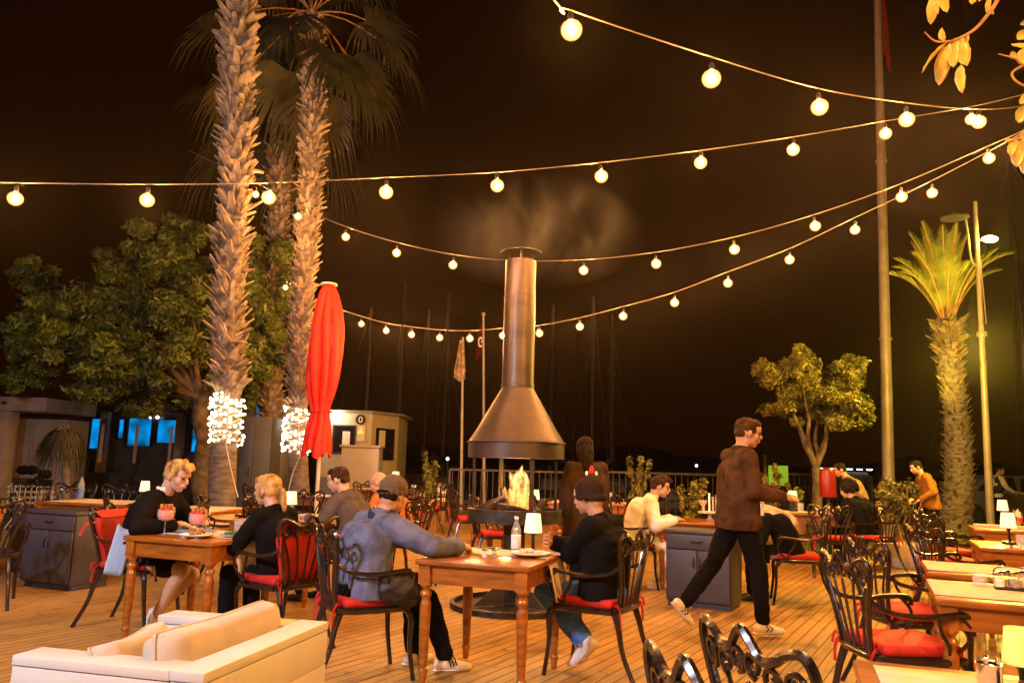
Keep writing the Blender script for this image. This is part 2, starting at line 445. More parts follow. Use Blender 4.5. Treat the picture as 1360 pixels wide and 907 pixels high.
M['c_beanie'] = cloth('dark_beanie_knit', (0.035, 0.018, 0.012))
for k_ in ('hair_blond', 'hair_brown', 'hair_dark'):
    q_ = M[k_].node_tree.nodes['Principled BSDF']; q_.inputs['Specular IOR Level'].default_value = .12; q_.inputs['Roughness'].default_value = .7
M['shoe_white'] = mat('white_shoe', (0.74, 0.68, 0.62), 0.55, var=0.06)
M['shoe_black'] = mat('black_shoe', (0.02, 0.018, 0.016), 0.5, var=0.1)
M['leather'] = mat('black_leather', (0.018, 0.014, 0.012), 0.55, var=0.3, scale=10, bump=0.9, bscale=18)
# ============================================================ SETTING
def poly_slab(name, pts, z0, z1, m, kind='structure', rz=0):
    """a flat polygon with thickness; built in its own frame turned by rz so that its material follows it"""
    Mi = Matrix.Rotation(-rz, 4, 'Z')
    p = [Mi @ Vector((a, b, 0)) for a, b in pts]
    k = len(p); b = MB()
    b.add([(q.x, q.y, z0) for q in p] + [(q.x, q.y, z1) for q in p],
          [tuple(range(k - 1, -1, -1)), tuple(range(k, 2 * k))] + [(i, (i + 1) % k, (i + 1) % k + k, i + k) for i in range(k)])
    o = b.build(name, m, smooth=0)
    o.rotation_euler = (0, 0, rz)
    return tag(o, kind=kind)
DECK_YAW = -R(31)
poly_slab('ground', [(-120, -12), (120, -12), (120, 27), (-120, 27)], -1.2, -0.16, M['ground'])
poly_slab('water', [(-900, 27), (900, 27), (900, 1200), (-900, 1200)], -2.0, -1.0, M['water'])
poly_slab('quay', [(-120, 27), (120, 27), (120, 27.6), (-120, 27.6)], -1.6, -0.10, M['cabin_dark'])
poly_slab('deck', [(-16, -8), (12.5, -8), (9.4, 9.2), (6.9, 12.6), (3.4, 13.6), (2.2, 23), (-4, 23), (-6, 13.6), (-16, 13.2)], -0.15, 0.0, M['deck'], rz=DECK_YAW)
poly_slab('lawn', [(2.3, 23), (3.5, 13.7), (7.0, 12.7), (9.5, 9.3), (40, 9.3), (40, 23.5), (18, 24), (2.3, 24)], -0.158, -0.10, M['grass_base'])
poly_slab('path', [(4.6, 21.5), (30, 19.0), (30, 20.6), (4.6, 23.0)], -0.158, -0.085, M['ground'])

# low hills over the bay, hardly lighter than the sky
b = MB(); vs = []; n = 60
for i in range(n + 1):
    x = -700 + 1400 * i / n
    h = 12 + 16 * noise.noise((i * 0.13, 3, 0)) + 12 * noise.noise((i * 0.5, 9, 0))
    vs += [(x, 700, -1), (x, 760 + 30 * math.sin(i), max(h, 4)), (x, 900, -1)]
fs = []
for i in range(n):
    a = i * 3
    fs += [(a, a + 3, a + 4, a + 1), (a + 1, a + 4, a + 5, a + 2)]
b.add(vs, fs)
tag(b.build('hills', M['ground'], smooth=60), kind='structure')

# grass blades on the lawn
def grass(name, n, region, h, w, m):
    vs = np.zeros((n * 3, 3)); k = 0
    r = np.random.RandomState(5)
    out = []
    while k < n:
        x = r.uniform(region[0], region[1]); y = r.uniform(region[2], region[3])
        if not region[4](x, y): continue
        a = r.uniform(0, 6.28); hh = h * r.uniform(0.5, 1.3); lean = r.uniform(-.5, .5) * hh
        ca, sa = math.cos(a) * w, math.sin(a) * w
        vs[k * 3] = (x - ca, y - sa, -0.101); vs[k * 3 + 1] = (x + ca, y + sa, -0.101); vs[k * 3 + 2] = (x + lean * sa / w, y - lean * ca / w, -0.10 + hh)
        k += 1
    fs = [(i * 3, i * 3 + 1, i * 3 + 2) for i in range(n)]
    me = bpy.data.meshes.new(name); me.from_pydata(vs.tolist(), [], fs); me.materials.append(m)
    return tag(link_mesh(name, me, smooth=0), kind='stuff')
def in_lawn(x, y):
    if x > 40 or y > 21.2 - 0.1 * (x - 4.6): return False
    e = 3.5 + (7.0 - 3.5) * (13.7 - y) / 1.0 if y < 13.7 else 3.5 - 1.2 * (y - 13.7) / 9.3
    if y < 12.7: e = 7.0 + 2.5 * (12.7 - y) / 3.4
    return x > e + 0.1
tag(grass('grass', 36000, (2.4, 17, 9.6, 20.5, in_lawn), 0.07, 0.007, M['grass']), 'lit green lawn grass beyond the deck edge', 'grass')

# ============================================================ FURNITURE
def rbox(name, c, d, m, parent, bevel=0.006, rz=0, Mx=None):
    return MB().box(c, d, rz=rz, M=Mx).build(name, m, parent, bevel=bevel)

def chair_proto(red_back=False, cushion=True, name='armchair', back_pad=False):
    t = thing(name, '', 'chair')
    # seat frame
    b = MB()
    ring = [(-.205, -.20, .425), (-.235, 0, .425), (-.225, .17, .425), (-.15, .215, .425), (.15, .215, .425), (.225, .17, .425), (.235, 0, .425), (.205, -.20, .425), (.10, -.235, .425), (-.10, -.235, .425), (-.205, -.20, .425)]
    b.tube(bez(ring, 3), 0.019, 6, flat=.75)
    for k in range(-3, 4): b.box((k * .058, -.01, .432), (.016, .40, .008))
    b.build('seat_frame', M['iron'], t)
    # backrest : leans back, wraps a little
    def B(x, z):
        y = -.215 - .16 * (z - .43) - .028 * (1 - (x / .26) ** 2) + .01
        return Vector((x, y, z))
    b = MB()
    side = [(.145, .42), (.165, .55), (.205, .68), (.245, .79), (.252, .845), (.225, .885), (.17, .875), (.115, .845), (.07, .845), (.03, .885), (0, .905)]
    full = [B(x, z) for x, z in side] + [B(-x, z) for x, z in side[::-1][1:]]
    b.tube(bez(full, 5), 0.0135, 6)
    for x0, x1, z1 in ((.105, .205, .76), (.052, .105, .765), (0, 0, .775), (-.052, -.105, .765), (-.105, -.205, .76)):
        pts = [B(x0, .42), B(x0 + (x1 - x0) * .15, .53), B(x0 + (x1 - x0) * .5, .65), B(x1, z1)]
        b.tube(bez(pts, 4), [.011] * 4 + [.009] * 8 + [.008], 5, flat=.8)
    def scroll(cx, cz, r, turn=1.6, s=1, st=0):
        pts = []
        for k in range(17):
            q = k / 16
            a = st + s * q * turn * 2 * math.pi
            rr = r * (1 - .62 * q)
            pts.append(B(cx + rr * math.cos(a), cz + rr * math.sin(a)))
        b.tube(pts, [.0085] * 16 + [.011], 5)
    scroll(.195, .805, .042, 1.4, -1, R(-90)); scroll(-.195, .805, .042, 1.4, 1, R(-90))
    scroll(.105, .80, .036, 1.4, 1, R(-90)); scroll(-.105, .80, .036, 1.4, -1, R(-90))
    scroll(.036, .822, .034, 1.4, -1, R(-90)); scroll(-.036, .822, .034, 1.4, 1, R(-90))
    b.tube([B(x, .435) for x in (-.17, -.08, 0, .08, .17)], .017, 6)
    b.build('backrest', M['iron'], t)
    for s in (-1, 1):
        b = MB()
        b.tube(bez([(s * .20, -.255, .70), (s * .235, -.19, .655), (s * .265, -.05, .635), (s * .275, .08, .645), (s * .262, .17, .65), (s * .255, .205, .63), (s * .258, .205, .605)], 4), [.012] * 8 + [.015] * 12 + [.012] * 5, 6, flat=1.2)
        b.tube(bez([(s * .262, .155, .642), (s * .262, .205, .58), (s * .245, .19, .51), (s * .225, .10, .43)], 5), .010, 5)
        b.tube(bez([(s * .27, .04, .64), (s * .266, .06, .56), (s * .25, .10, .50), (s * .225, .11, .43)], 5), .010, 5)
        b.build('armrest', M['iron'], t)
        b = MB(); b.tube(bez([(s * .195, .185, .43), (s * .215, .22, .36), (s * .20, .225, .20), (s * .205, .255, .0)], 5), [.023, .023, .022, .021, .020, .019, .018, .017, .016, .0155, .015, .015, .0145, .014, .014, .015], 6)
        b.build('leg', M['iron'], t)
        b = MB(); b.tube(bez([(s * .165, -.20, .43), (s * .175, -.235, .32), (s * .19, -.27, .18), (s * .21, -.36, .0)], 5), [.022, .022, .021, .020, .019, .018, .018, .017, .016, .0155, .015, .015, .0145, .014, .014, .015], 6)
        b.build('leg', M['iron'], t)
    if cushion:
        b = MB(); b.box((0, .005, .465), (.41, .40, .055))
        c = b.build('cushion', M['red'], t, bevel=.022, seg=3)
        b = MB()
        for s in (-1, 1):
            b = MB()
            b.tube(bez([(s * .15, -.19, .46), (s * .175, -.235, .45), (s * .19, -.25, .40), (s * .185, -.255, .33)], 3), .009, 5, flat=.4)
            b.tube(bez([(s * .165, -.22, .46), (s * .21, -.24, .47), (s * .20, -.26, .42)], 3), .008, 5, flat=.5)
            b.build('tie', M['red'], c)
    if back_pad:
        b = MB(); pts = []
        Z = [.47, .55, .65, .75, .81]
        W = [.15, .165, .195, .225, .215]
        for off in (.018, .062):
            for z, w in zip(Z, W):
                for k in range(7):
                    x = -w + 2 * w * k / 6
                    q = B(x, z); pts.append((q.x, q.y + off, q.z))
        fs = []
        for L in range(2):
            o = L * 35
            for i in range(4):
                for k in range(6):
                    a = o + i * 7 + k
                    fs.append((a, a + 1, a + 8, a + 7))
        for i in range(4): fs += [(i * 7, i * 7 + 7, 35 + i * 7 + 7, 35 + i * 7), (i * 7 + 6, 35 + i * 7 + 6, 35 + i * 7 + 13, i * 7 + 13)]
        for k in range(6): fs += [(k, 35 + k, 36 + k, k + 1), (28 + k, 29 + k, 64 + k, 63 + k)]
        b.add(pts, fs)
        # the flap folded over the top of the back
        fl = []
        for z, o2 in ((.81, .07), (.85, .01), (.80, -.035), (.74, -.045)):
            for k in range(7):
                x = -.205 + .41 * k / 6; q = B(x, z); fl.append((q.x, q.y + o2, q.z + (.012 if z > .83 else 0)))
        o = MB(); 
        b.add(fl, [(i * 7 + k, i * 7 + k + 1, i * 7 + k + 8, i * 7 + k + 7) for i in range(1) for k in range(6)])
        pad = b.build('back_cushion', M['red'], t, bevel=.008)
        for s in (-1, 1):
            c = MB(); q = B(s * .22, .78)
            c.tube(bez([q + Vector((0, .04, 0)), q + Vector((s * .03, -.03, -.02)), q + Vector((s * .05, -.06, -.10))], 4), .012, 5, flat=.35)
            c.build('tie', M['red'], pad)
    return t

CHG = 'ornate iron armchairs around the tables'
chair = chair_proto()
chair_pad = chair_proto(back_pad=True)
chair_bare = chair_proto(cushion=False)
def put_chair(x, y, face, label, proto=None):
    o = again(proto or chair, (x, y, 0), R(face - 90), label, CHG)
    o.scale = (1.04, 1.04, 1.04)
    return o

LEG = [(.040, .60), (.040, .585), (.026, .57), (.024, .56), (.036, .545), (.038, .53), (.028, .515), (.026, .50), (.034, .485), (.036, .46), (.035, .40), (.031, .25), (.026, .12), (.023, .095), (.030, .085), (.031, .070), (.024, .055), (.024, .04), (.018, .0)]
def table_proto(w, d, wood):
    t = thing('dining_table', '', 'table')
    MB().box((0, 0, .732), (w, d, .036)).build('tabletop', wood, t, bevel=.009, seg=3)
    b = MB()
    iw, idp = w - .12, d - .12
    for s in (-1, 1):
        b.box((0, s * (d / 2 - .055), .655), (iw - .07, .022, .112))
        b.box((s * (w / 2 - .055), 0, .655), (.022, idp - .07, .112))
    b.build('apron', wood, t, bevel=.003, seg=1)
    for sx in (-1, 1):
        for sy in (-1, 1):
            b = MB(); cx, cy = sx * (w / 2 - .058), sy * (d / 2 - .058)
            b.box((cx, cy, .655), (.078, .078, .118))
            b.lathe(LEG[::-1], 14, (cx, cy, 0))
            b.build('leg', wood, t, smooth=40)
    return t
TG = 'wooden dining tables with turned legs'
PT = {}
def put_table(x, y, yaw, label, w=.8, d=.8, wood='wood'):
    k = (w, d, wood)
    if k not in PT: PT[k] = table_proto(w, d, M[wood])
    return again(PT[k], (x, y, 0), R(yaw), label, TG)
def L2W(tbl, x, y, z=.75):
    c, s = math.cos(tbl.rotation_euler.z), math.sin(tbl.rotation_euler.z)
    return Vector((tbl.location.x + x * c - y * s, tbl.location.y + x * s + y * c, z))

def onz(u, v, z=.757):
    """the point of the plane at height z that lies at pixel u, v: used to read positions on a table top off the photo"""
    d = ray(u, v); return Vector((0, 0, CAM_H)) + d * ((z - CAM_H) / d.z)
def runner(tbl, x0, x1, y0, y1, label, drop0=0, drop1=0, m='cloth', axis='x'):
    """cloth strip lying on a table along its local x, hanging over the edges by drop0 / drop1"""
    path = []
    if drop0: path += [(x0 - .008 - .012 * k, -drop0 * k / 4) for k in range(4, 0, -1)]
    path += [(x0 + (x1 - x0) * k / 12, .0025) for k in range(13)]
    if drop1: path += [(x1 + .008 + .012 * k, -drop1 * k / 4) for k in range(1, 5)]
    vs, fs, ny = [], [], 9
    for i, (px, pz) in enumerate(path):
        for j in range(ny):
            yy = y0 + (y1 - y0) * j / (ny - 1)
            wv = .003 * noise.noise((px * 6, yy * 9, x0 * 7 + tbl.location.x)) + .003 if pz > 0 else 0
            wy = (.02 * math.sin(j * 1.7 + 1) * min(1, -pz / .2)) if pz < 0 else 0
            edge = .006 * noise.noise((px * 11, j, 3))
            if axis == 'x': vs.append((px + wy * .6, yy + edge - (.12 * (-pz) * (j / (ny - 1) - .5) if pz < 0 else 0), .7505 + pz + wv))
            else: vs.append((yy + edge, px + wy, .7505 + pz + wv))
    for i in range(len(path) - 1):
        for j in range(ny - 1):
            a = i * ny + j; fs.append((a, a + 1, a + ny + 1, a + ny))
    me = bpy.data.meshes.new('table_runner'); me.from_pydata(vs, [], fs); me.materials.append(M[m])
    o = link_mesh('table_runner', me, None, 60)
    md = o.modifiers.new('thick', 'SOLIDIFY'); md.thickness = .003; md.offset = 1
    o.location = (tbl.location.x, tbl.location.y, 0); o.rotation_euler = (0, 0, tbl.rotation_euler.z)
    return tag(o, label, 'table runner', 'cream cloth runners on the tables')

def lamp_proto(lit='shade_lit'):
    t = thing('table_lamp', '', 'lamp')
    MB().lathe([(.058, 0), (.060, .006), (.056, .020), (.012, .026), (.011, .10), (.013, .115), (.030, .135), (.034, .142)], 20).build('base', M['black'], t)
    MB().lathe([(.062, .135), (.063, .137), (.049, .262), (.047, .262), (.060, .139), (.0605, .1365)], 24).build('lamp_shade', M[lit], t)
    return t
LP = lamp_proto(); LPY = lamp_proto('shade_yellow')
def put_lamp(tbl, x, y, label, proto=None, rz=0, s=1.0):
    o = again(proto or LP, onz(x, y, .753) if tbl is None else L2W(tbl, x, y, .753), rz, label, 'small cordless table lamps')
    o.scale = (s, s, s)
    return o
def plate(tbl, x, y, label, r=.13, food=None, rim='white'):
    p = L2W(tbl, x, y, .757)
    t = thing('plate', label, 'plate', p)
    MB().lathe([(r * .45, 0), (r * .62, .003), (r * .96, .014), (r, .019), (r * .98, .020), (r * .60, .009), (0.0001, .007)], 28).build('dish', M['white'], t)
    MB().lathe([(r * .955, .0155), (r * 1.004, .0205), (r * .985, .0225), (r * .93, .018)], 28).build('rim', M[rim], t)
    if food:
        b = MB(); rr = random.Random(int(abs(x * 1000 + y * 77)) + 3)
        for k in range(12):
            a = rr.uniform(0, 6.28); q = rr.uniform(0, r * .45)
            b.ell((q * math.cos(a), q * math.sin(a), .018 + rr.uniform(0, .018)), (rr.uniform(.012, .03), rr.uniform(.010, .022), rr.uniform(.008, .016)), n=8, k=5)
        f = tag(b.build('food', M[food], None, smooth=60), {'food': 'golden fried food on', 'greens': 'green salad on', 'cloth': 'crumpled paper napkin on'}[food] + ' the ' + label, 'food' if food != 'cloth' else 'napkin')
        f.location = p
    return t
def wineglass(p, label, fill=None, s=1.0, cat='glass', stem=.075, group=None):
    t = thing('glass', label, cat, p, group=group)
    k = 1.35 if fill else 1.0
    MB().lathe([(.034, 0), (.034, .003), (.006, .006), (.004, .02), (.004, stem), (.010, stem + .005), (.034 * k, stem + .022), (.042 * k, stem + .05), (.040 * k, stem + .085), (.038 * k, stem + .085), (.039 * k, stem + .05), (.031 * k, stem + .024), (.008, stem + .008)], 20).build('goblet', M['glass'], t)
    if fill:
        rr = random.Random(4); b = MB(); b.ell((0, 0, stem + .052), (.050, .050, .040), n=18, k=10)
        for q in range(16):
            a = q * 2.4; e = rr.uniform(0, .04); b.ell((e * math.cos(a), e * math.sin(a), stem + .080 + rr.uniform(0, .022)), (.016, .016, .014), n=7, k=5)
        d = b.build('drink', M[fill], t, smooth=50)
        g = MB()
        for q in range(6):
            a = q * 1.1; g.box((.03 * math.cos(a), .03 * math.sin(a), stem + .108), (.022, .005, .03), rz=a)
        g.box((.052, 0, stem + .085), (.005, .034, .034))
        g.build('garnish', M['food'], t)
    t.scale = (s, s, s)
    return t
def tumbler(p, label, r=.032, h=.085, m='glass', group=None):
    t = MB().lathe([(r * .86, 0), (r * .9, .002), (r, h), (r * .93, h), (r * .82, .008), (0.0001, .008)], 16).build('tumbler', M[m])
    t.location = p
    return tag(t, label, 'glass', group)
def bottle(p, label, h=.22, r=.032, label_m='water_fill', cap='white', neck=.012):
    t = thing('bottle', label, 'bottle', p)
    MB().lathe([(r * .9, 0), (r, .006), (r, h * .55), (r * .97, h * .62), (r * .5, h * .82), (neck, h * .87), (neck, h * .95)], 16).build('flask', M['glass'], t)
    MB().lathe([(r * 1.01, h * .10), (r * 1.02, h * .12), (r * 1.02, h * .46), (r * 1.01, h * .47)], 16).build('label_band', M[label_m], t)
    MB().lathe([(neck * 1.2, h * .93), (neck * 1.2, h), (0.0001, h * 1.002)], 12).build('bottle_cap', M[cap], t)
    return t
def shaker(p, label, fill='white', group='salt and pepper shakers', s=1.0):
    t = thing('shaker', label, 'shaker', p, group=group)
    MB().lathe([(.017, 0), (.019, .003), (.018, .03), (.016, .042)], 14).build('jar', M['glass'], t)
    MB().lathe([(.0165, .003), (.0165, .028), (0.0001, .028)], 12).build('contents', M[fill], t)
    MB().lathe([(.0185, .042), (.019, .056), (.014, .062), (0.0001, .063)], 14).build('shaker_lid', M['chrome'], t)
    t.scale = (s, s, s)
    return t
def napkin_stack(p, rz, label, w=.22, d=.14, h=.02, cat='napkin'):
    b = MB(); k = max(2, int(h / .007))
    for i in range(k): b.box((rnd.uniform(-.004, .004), rnd.uniform(-.004, .004), .004 + i * .0075), (w, d, .0065), rz=rnd.uniform(-.03, .03))
    o = b.build('folded_napkins', M['cloth'], bevel=.002); o.location = p; o.rotation_euler = (0, 0, rz)
    return tag(o, label, cat)

# ---------- tables
def ctr(x, y, yaw, w, d):
    """centre of a table from the near left corner of its top"""
    a = R(yaw)
    return x + math.cos(a) * w / 2 - math.sin(a) * d / 2, y + math.sin(a) * w / 2 + math.cos(a) * d / 2
def tbl(corner, yaw, label, w=.8, d=.8, wood='wood'):
    x, y = ctr(corner[0], corner[1], yaw, w, d)
    return put_table(x, y, yaw, label, w, d, wood)
T1 = tbl((-.575, 4.97), -20, 'square wooden table with bottle and lit lamp between the capped and beanie men', .76, .80)
T2 = tbl((-2.88, 5.90), -22, 'wooden table full of plates and two red cocktails between the blond pair', .86, .74)
T3 = put_table(-2.12, 7.78, -20, 'wooden table with stacked napkins in front of the person in the grey hoodie', .95, .8)
T4 = put_table(-5.05, 9.75, -12, 'wooden table with white cloth behind the left grey cabinet', 1.25, .8)
T0 = put_table(-5.75, 7.9, -14, 'orange wooden table cut by the left photo edge behind the bare iron chair', .9, .8)
T15 = put_table(-3.55, 8.95, -14, 'wooden table with hanging beige cloth behind the blond man', .8, .8)
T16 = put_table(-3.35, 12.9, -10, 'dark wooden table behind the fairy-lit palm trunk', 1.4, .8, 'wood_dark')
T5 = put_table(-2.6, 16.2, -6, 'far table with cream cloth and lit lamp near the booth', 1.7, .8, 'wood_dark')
T6 = put_table(.30, 10.2, -14, 'wooden table with a small lit lamp directly behind the fire pit', 1.0, .8)
T7 = put_table(1.35, 12.9, -10, 'wooden table with white cloth behind the standing woman', 1.3, .8)
T8 = put_table(2.25, 9.15, -14, 'wooden table behind the right grey cabinet where the man in white sits', .95, .8)
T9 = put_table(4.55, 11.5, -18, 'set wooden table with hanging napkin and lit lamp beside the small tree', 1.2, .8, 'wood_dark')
T10 = tbl((5.35, 8.95), -25, 'farthest table of the right row with folded cloths and a lit lamp', 1.3, .8)
T11 = tbl((4.06, 6.75), -25, 'bare-topped table of the right row with a lit lamp', 1.2, .8)
T12 = tbl((2.66, 4.98), -25, 'right row table with runner holding salt and pepper stand', 1.1, .72)
T13 = tbl((2.14, 3.95), -25, 'large near right table pushed against two red-cushioned chairs', 1.1, .80)
T14 = tbl((.86, 1.85), -20, 'nearest table at the bottom right with the yellow lamp', 1.15, .86)

runner(T1, -.37, .36, .02, .34, 'cream runner hanging off the table of the beanie man', drop1=.27)
runner(T2, -.36, .41, -.14, .30, 'pale runner under the plates of the blond pair', drop1=.25)
runner(T3, -.1, .46, -.2, .2, 'cream runner on the hoodie table', drop1=.03)
runner(T4, -.55, .6, -.36, .36, 'white cloth on the table behind the left cabinet')
runner(T15, -.3, .35, -.40, .40, 'beige cloth hanging off the table behind the blond man', drop0=.22, drop1=.2)
runner(T5, -.8, .8, -.33, .33, 'cream cloth hanging off the far lamp table', drop0=.2, drop1=.2)
runner(T7, -.6, .62, -.36, .36, 'white cloth on the table behind the standing woman')
runner(T9, -.5, .58, -.2, .2, 'cream runner hanging beside the small tree', drop1=.22)
runner(T10, -.6, .55, .0, .30, 'cream runner at the far edge of the farthest right row table')
runner(T10, -.6, .3, -.36, -.10, 'cream runner at the near edge of the farthest right row table')
runner(T12, -.545, .55, -.27, .29, 'cream runner on the salt and pepper table')
runner(T13, -.545, .55, -.29, .32, 'cream runner on the large near right table')
runner(T14, -.52, .57, -.43, .35, 'cream cloth corner on the nearest bottom right table')

# ---------- things on tables
put_lamp(T1, .17, .30, 'lit lamp beside the bottles on the beanie man table')
bottle(L2W(T1, .06, .26, .757), 'tall clear water bottle beside the lit lamp', .235, .034)
bottle(L2W(T1, .03, .33, .757), 'small white bottle half behind the tall water bottle', .15, .028, 'white')
plate(T1, .22, .09, 'white plate with crumpled napkin beside the tall water bottle', .135, 'cloth')
shaker(L2W(T1, -.02, -.12, .751), 'white-filled shaker on the beanie man table')
shaker(L2W(T1, .035, -.09, .751), 'brown-filled shaker on the beanie man table', 'food')
b = MB().box((0, 0, .004), (.075, .15, .008)); o = b.build('phone', M['black'], bevel=.003); o.location = L2W(T1, -.16, .33, .7565); o.rotation_euler.z = R(65); tag(o, 'black phone at the back edge of the beanie man table', 'phone')
tumbler(L2W(T1, .33, .30, .757), 'small glass beside the lamp on the beanie man table')
napkin_stack(L2W(T1, .34, .22, .757), R(10), 'small folded napkin beside the lamp glass', .09, .07, .014)

plate(T2, -.06, -.02, 'white plate with fried food in front of the blond man', .15, 'food', 'blue_rim')
plate(T2, .12, -.20, 'white plate between the two red cocktails', .125, 'food')
plate(T2, .30, .16, 'blue-rimmed plate stack in front of the blond woman', .13, 'food', 'blue_rim')
plate(T2, .33, -.05, 'white side plate beside the blond woman', .10, 'greens', 'blue_rim')
plate(T2, -.26, .12, 'blue-rimmed plate beside the left cocktail', .145, 'cloth', 'blue_rim')
wineglass(L2W(T2, -.24, -.16, .751), 'red cocktail glass nearer the blond man', 'drink', 1.15, 'cocktail')
wineglass(L2W(T2, .20, -.29, .751), 'red cocktail glass nearer the blond woman', 'drink', 1.15, 'cocktail')
tumbler(L2W(T2, .12, .24, .757), 'clear tumbler behind the red cocktails', .035, .09)
tumbler(L2W(T2, .22, .30, .757), 'clear tumbler next to the blond woman plate', .035, .08)
tumbler(L2W(T2, .10, -.30, .751), 'small clear glass beside the right red cocktail', .028, .04)
o = MB().box((0, 0, .06), (.10, .07, .12), top=.85).build('napkin_holder', M['white'], bevel=.01); o.location = L2W(T2, .30, .32, .752); tag(o, 'white napkin holder behind the blond woman plates', 'napkin holder')

napkin_stack(L2W(T3, .22, .05, .758), R(-18), 'folded cream napkins stacked on the hoodie table', .34, .22, .045)
put_lamp(T3, -.12, .10, 'lit lamp among glasses on the hoodie table')
tumbler(L2W(T3, -.02, -.05, .757), 'water glass on the hoodie table')
bottle(L2W(T3, -.05, .02, .757), 'small bottle beside the hoodie table lamp', .16, .028, 'white')
shaker(L2W(T3, .05, -.14, .757), 'shaker on the hoodie table')
b = MB().box((0, 0, .004), (.075, .15, .008)); o = b.build('phone', M['black'], bevel=.003); o.location = L2W(T3, .18, -.26, .751); o.rotation_euler.z = R(55); tag(o, 'black phone at the front edge of the hoodie table', 'phone')
put_lamp(T16, .55, -.1, 'lit lamp behind the head of the blond woman')
put_lamp(T4, .46, .15, 'lit lamp behind the shoulder of the blond man', rz=.3)
bottle(L2W(T4, -.55, .25, .757), 'dark bottle with blue label beside the far left gilded chair', .30, .04, 'blue_rim', 'black')
put_lamp(T5, .25, .0, 'lit lamp on the far table near the booth', s=1.4)
tumbler(L2W(T5, .05, .1, .757), 'glass left of the lamp on the far table', .035, .10)
tumbler(L2W(T5, .6, .1, .757), 'glass right of the lamp on the far table', .035, .10)
put_lamp(T6, .03, .12, 'lit lamp just right of the fire')
bottle(L2W(T6, -.09, .02, .752), 'small clear bottle beside the fire lamp', .15, .028, 'white')
plate(T6, -.02, -.18, 'white saucer in front of the fire lamp', .08)
wineglass(L2W(T7, .33, .1, .757), 'stemmed glass on the white cloth behind the standing woman')
plate(T7, -.2, .05, 'white plate on the cloth behind the standing woman', .12)
# candle holder set on T8
def candle_stand(p):
    t = thing('candle_stand', 'pale pedestal dish with tall candle holders beside the man in white', 'candle holder', p)
    MB().lathe([(.05, 0), (.03, .015), (.02, .05), (.03, .075), (.14, .085), (.14, .10), (0.0001, .10)], 20).build('pedestal_dish', M['pot'], t)
    for k, (x, y, h) in enumerate([(-.07, 0, .10), (0, .03, .20), (.03, -.02, .16), (.08, .02, .18)]):
        MB().lathe([(.010, .10), (.010, .10 + h), (.018, .11 + h), (0.0001, .112 + h)], 10, (x, y, 0)).build('candle', M['shade_lit'] if k == 1 else M['cloth'], t)
    MB().lathe([(.012, .10), (.008, .15), (.045, .20), (.05, .23), (.045, .23), (.0001, .18)], 14, (-.09, -.03, 0)).build('goblet', M['pot'], t)
candle_stand(L2W(T8, .12, .1, .752))
tumbler(L2W(T8, .34, -.1, .752), 'water glass at the right end of the table behind the cabinet', .035, .10)
put_lamp(T9, -.32, .05, 'lit lamp on the table beside the small tree', s=1.15)
tumbler(L2W(T9, -.22, -.12, .757), 'clear water jug beside the small tree lamp', .045, .13)
tumbler(L2W(T9, .02, .1, .757), 'left wine tumbler on the small tree table', .035, .10)
tumbler(L2W(T9, .16, .0, .757), 'middle wine tumbler on the small tree table', .035, .10)
shaker(L2W(T9, .30, .1, .757), 'shaker on the small tree table', s=1.6)
put_lamp(None, 1333, 693, 'lit lamp on the farthest right row table', s=1.1)
bottle(onz(1348, 694), 'oil bottle on the farthest right row table', .18, .03, 'food', 'black')
bottle(onz(1356, 696), 'vinegar bottle beside the oil bottle of the far right row', .17, .03, 'drink', 'black')
napkin_stack(L2W(T10, -.30, .14, .757), R(-25), 'folded cloths stacked on the farthest right row table', .6, .2, .022)
put_lamp(None, 1341, 722, 'lit lamp on the bare-topped right row table', s=1.05)
tumbler(onz(1356, 724, .751), 'upturned glass right of the bare table lamp', .04, .095)
tumbler(onz(1361, 730, .751), 'second upturned glass near the bare table lamp', .04, .095)
def cruet(p, rz):
    t = thing('condiment_stand', 'condiment stand with shakers and metal holder on the right row table', 'condiment stand', p, rz)
    MB().box((0, 0, .006), (.17, .09, .012)).build('tray', M['black_metal'], t, bevel=.003)
    b = MB(); b.tube(bez([(-.08, 0, .01), (-.08, 0, .10), (0, 0, .12), (.08, 0, .10), (.08, 0, .01)], 4), .004, 6); b.build('handle', M['chrome'], t)
    return t
CR = onz(1345, 783)
cruet(CR, R(-25))
for k, (x, y, f, l) in enumerate([(.03, .02, 'white', 'salt shaker at the left of the condiment stand'), (.09, -.01, 'food', 'pepper shaker in the middle of the condiment stand'), (.15, .03, 'white', 'shaker at the right of the condiment stand'), (.09, .05, 'chrome', 'tall metal shaker behind the condiment stand')]):
    shaker(CR + Vector((x - .09, y - .01, .013)), l, f, s=1.35)
tumbler(onz(1302, 778), 'upturned clear glass left of the condiment stand', .04, .07)
tumbler(onz(1362, 776), 'clear glass right of the condiment stand', .045, .09)
# T14: lamp, cutlery cup, number stand
put_lamp(T14, -.17, .09, 'yellow shaded lamp on the nearest table', LPY, rz=.2, s=.74)
t = thing('cutlery_cup', 'steel cup of rolled cutlery on the nearest table', 'cutlery cup', L2W(T14, -.255, .055, .755))
MB().lathe([(.028, 0), (.029, .003), (.033, .10), (.031, .10), (.027, .006), (0.0001, .006)], 24).build('cup', M['chrome'], t)
b = MB()
for k in range(5):
    a = k * 1.3
    b.tube([(.012 * math.cos(a), .012 * math.sin(a), .02), (.024 * math.cos(a), .024 * math.sin(a), .115)], .0075, 8)
b.build('cutlery', M['chrome'], t)
t = thing('table_number', 'black cube with a cream number card below the yellow lamp', 'table number', L2W(T14, -.165, .005, .755), R(-20))
MB().box((0, 0, .035), (.06, .05, .07)).build('block', M['black'], t, bevel=.003)
MB().box((0, -.0265, .038), (.052, .003, .058)).build('card', M['shade_yellow'], t)

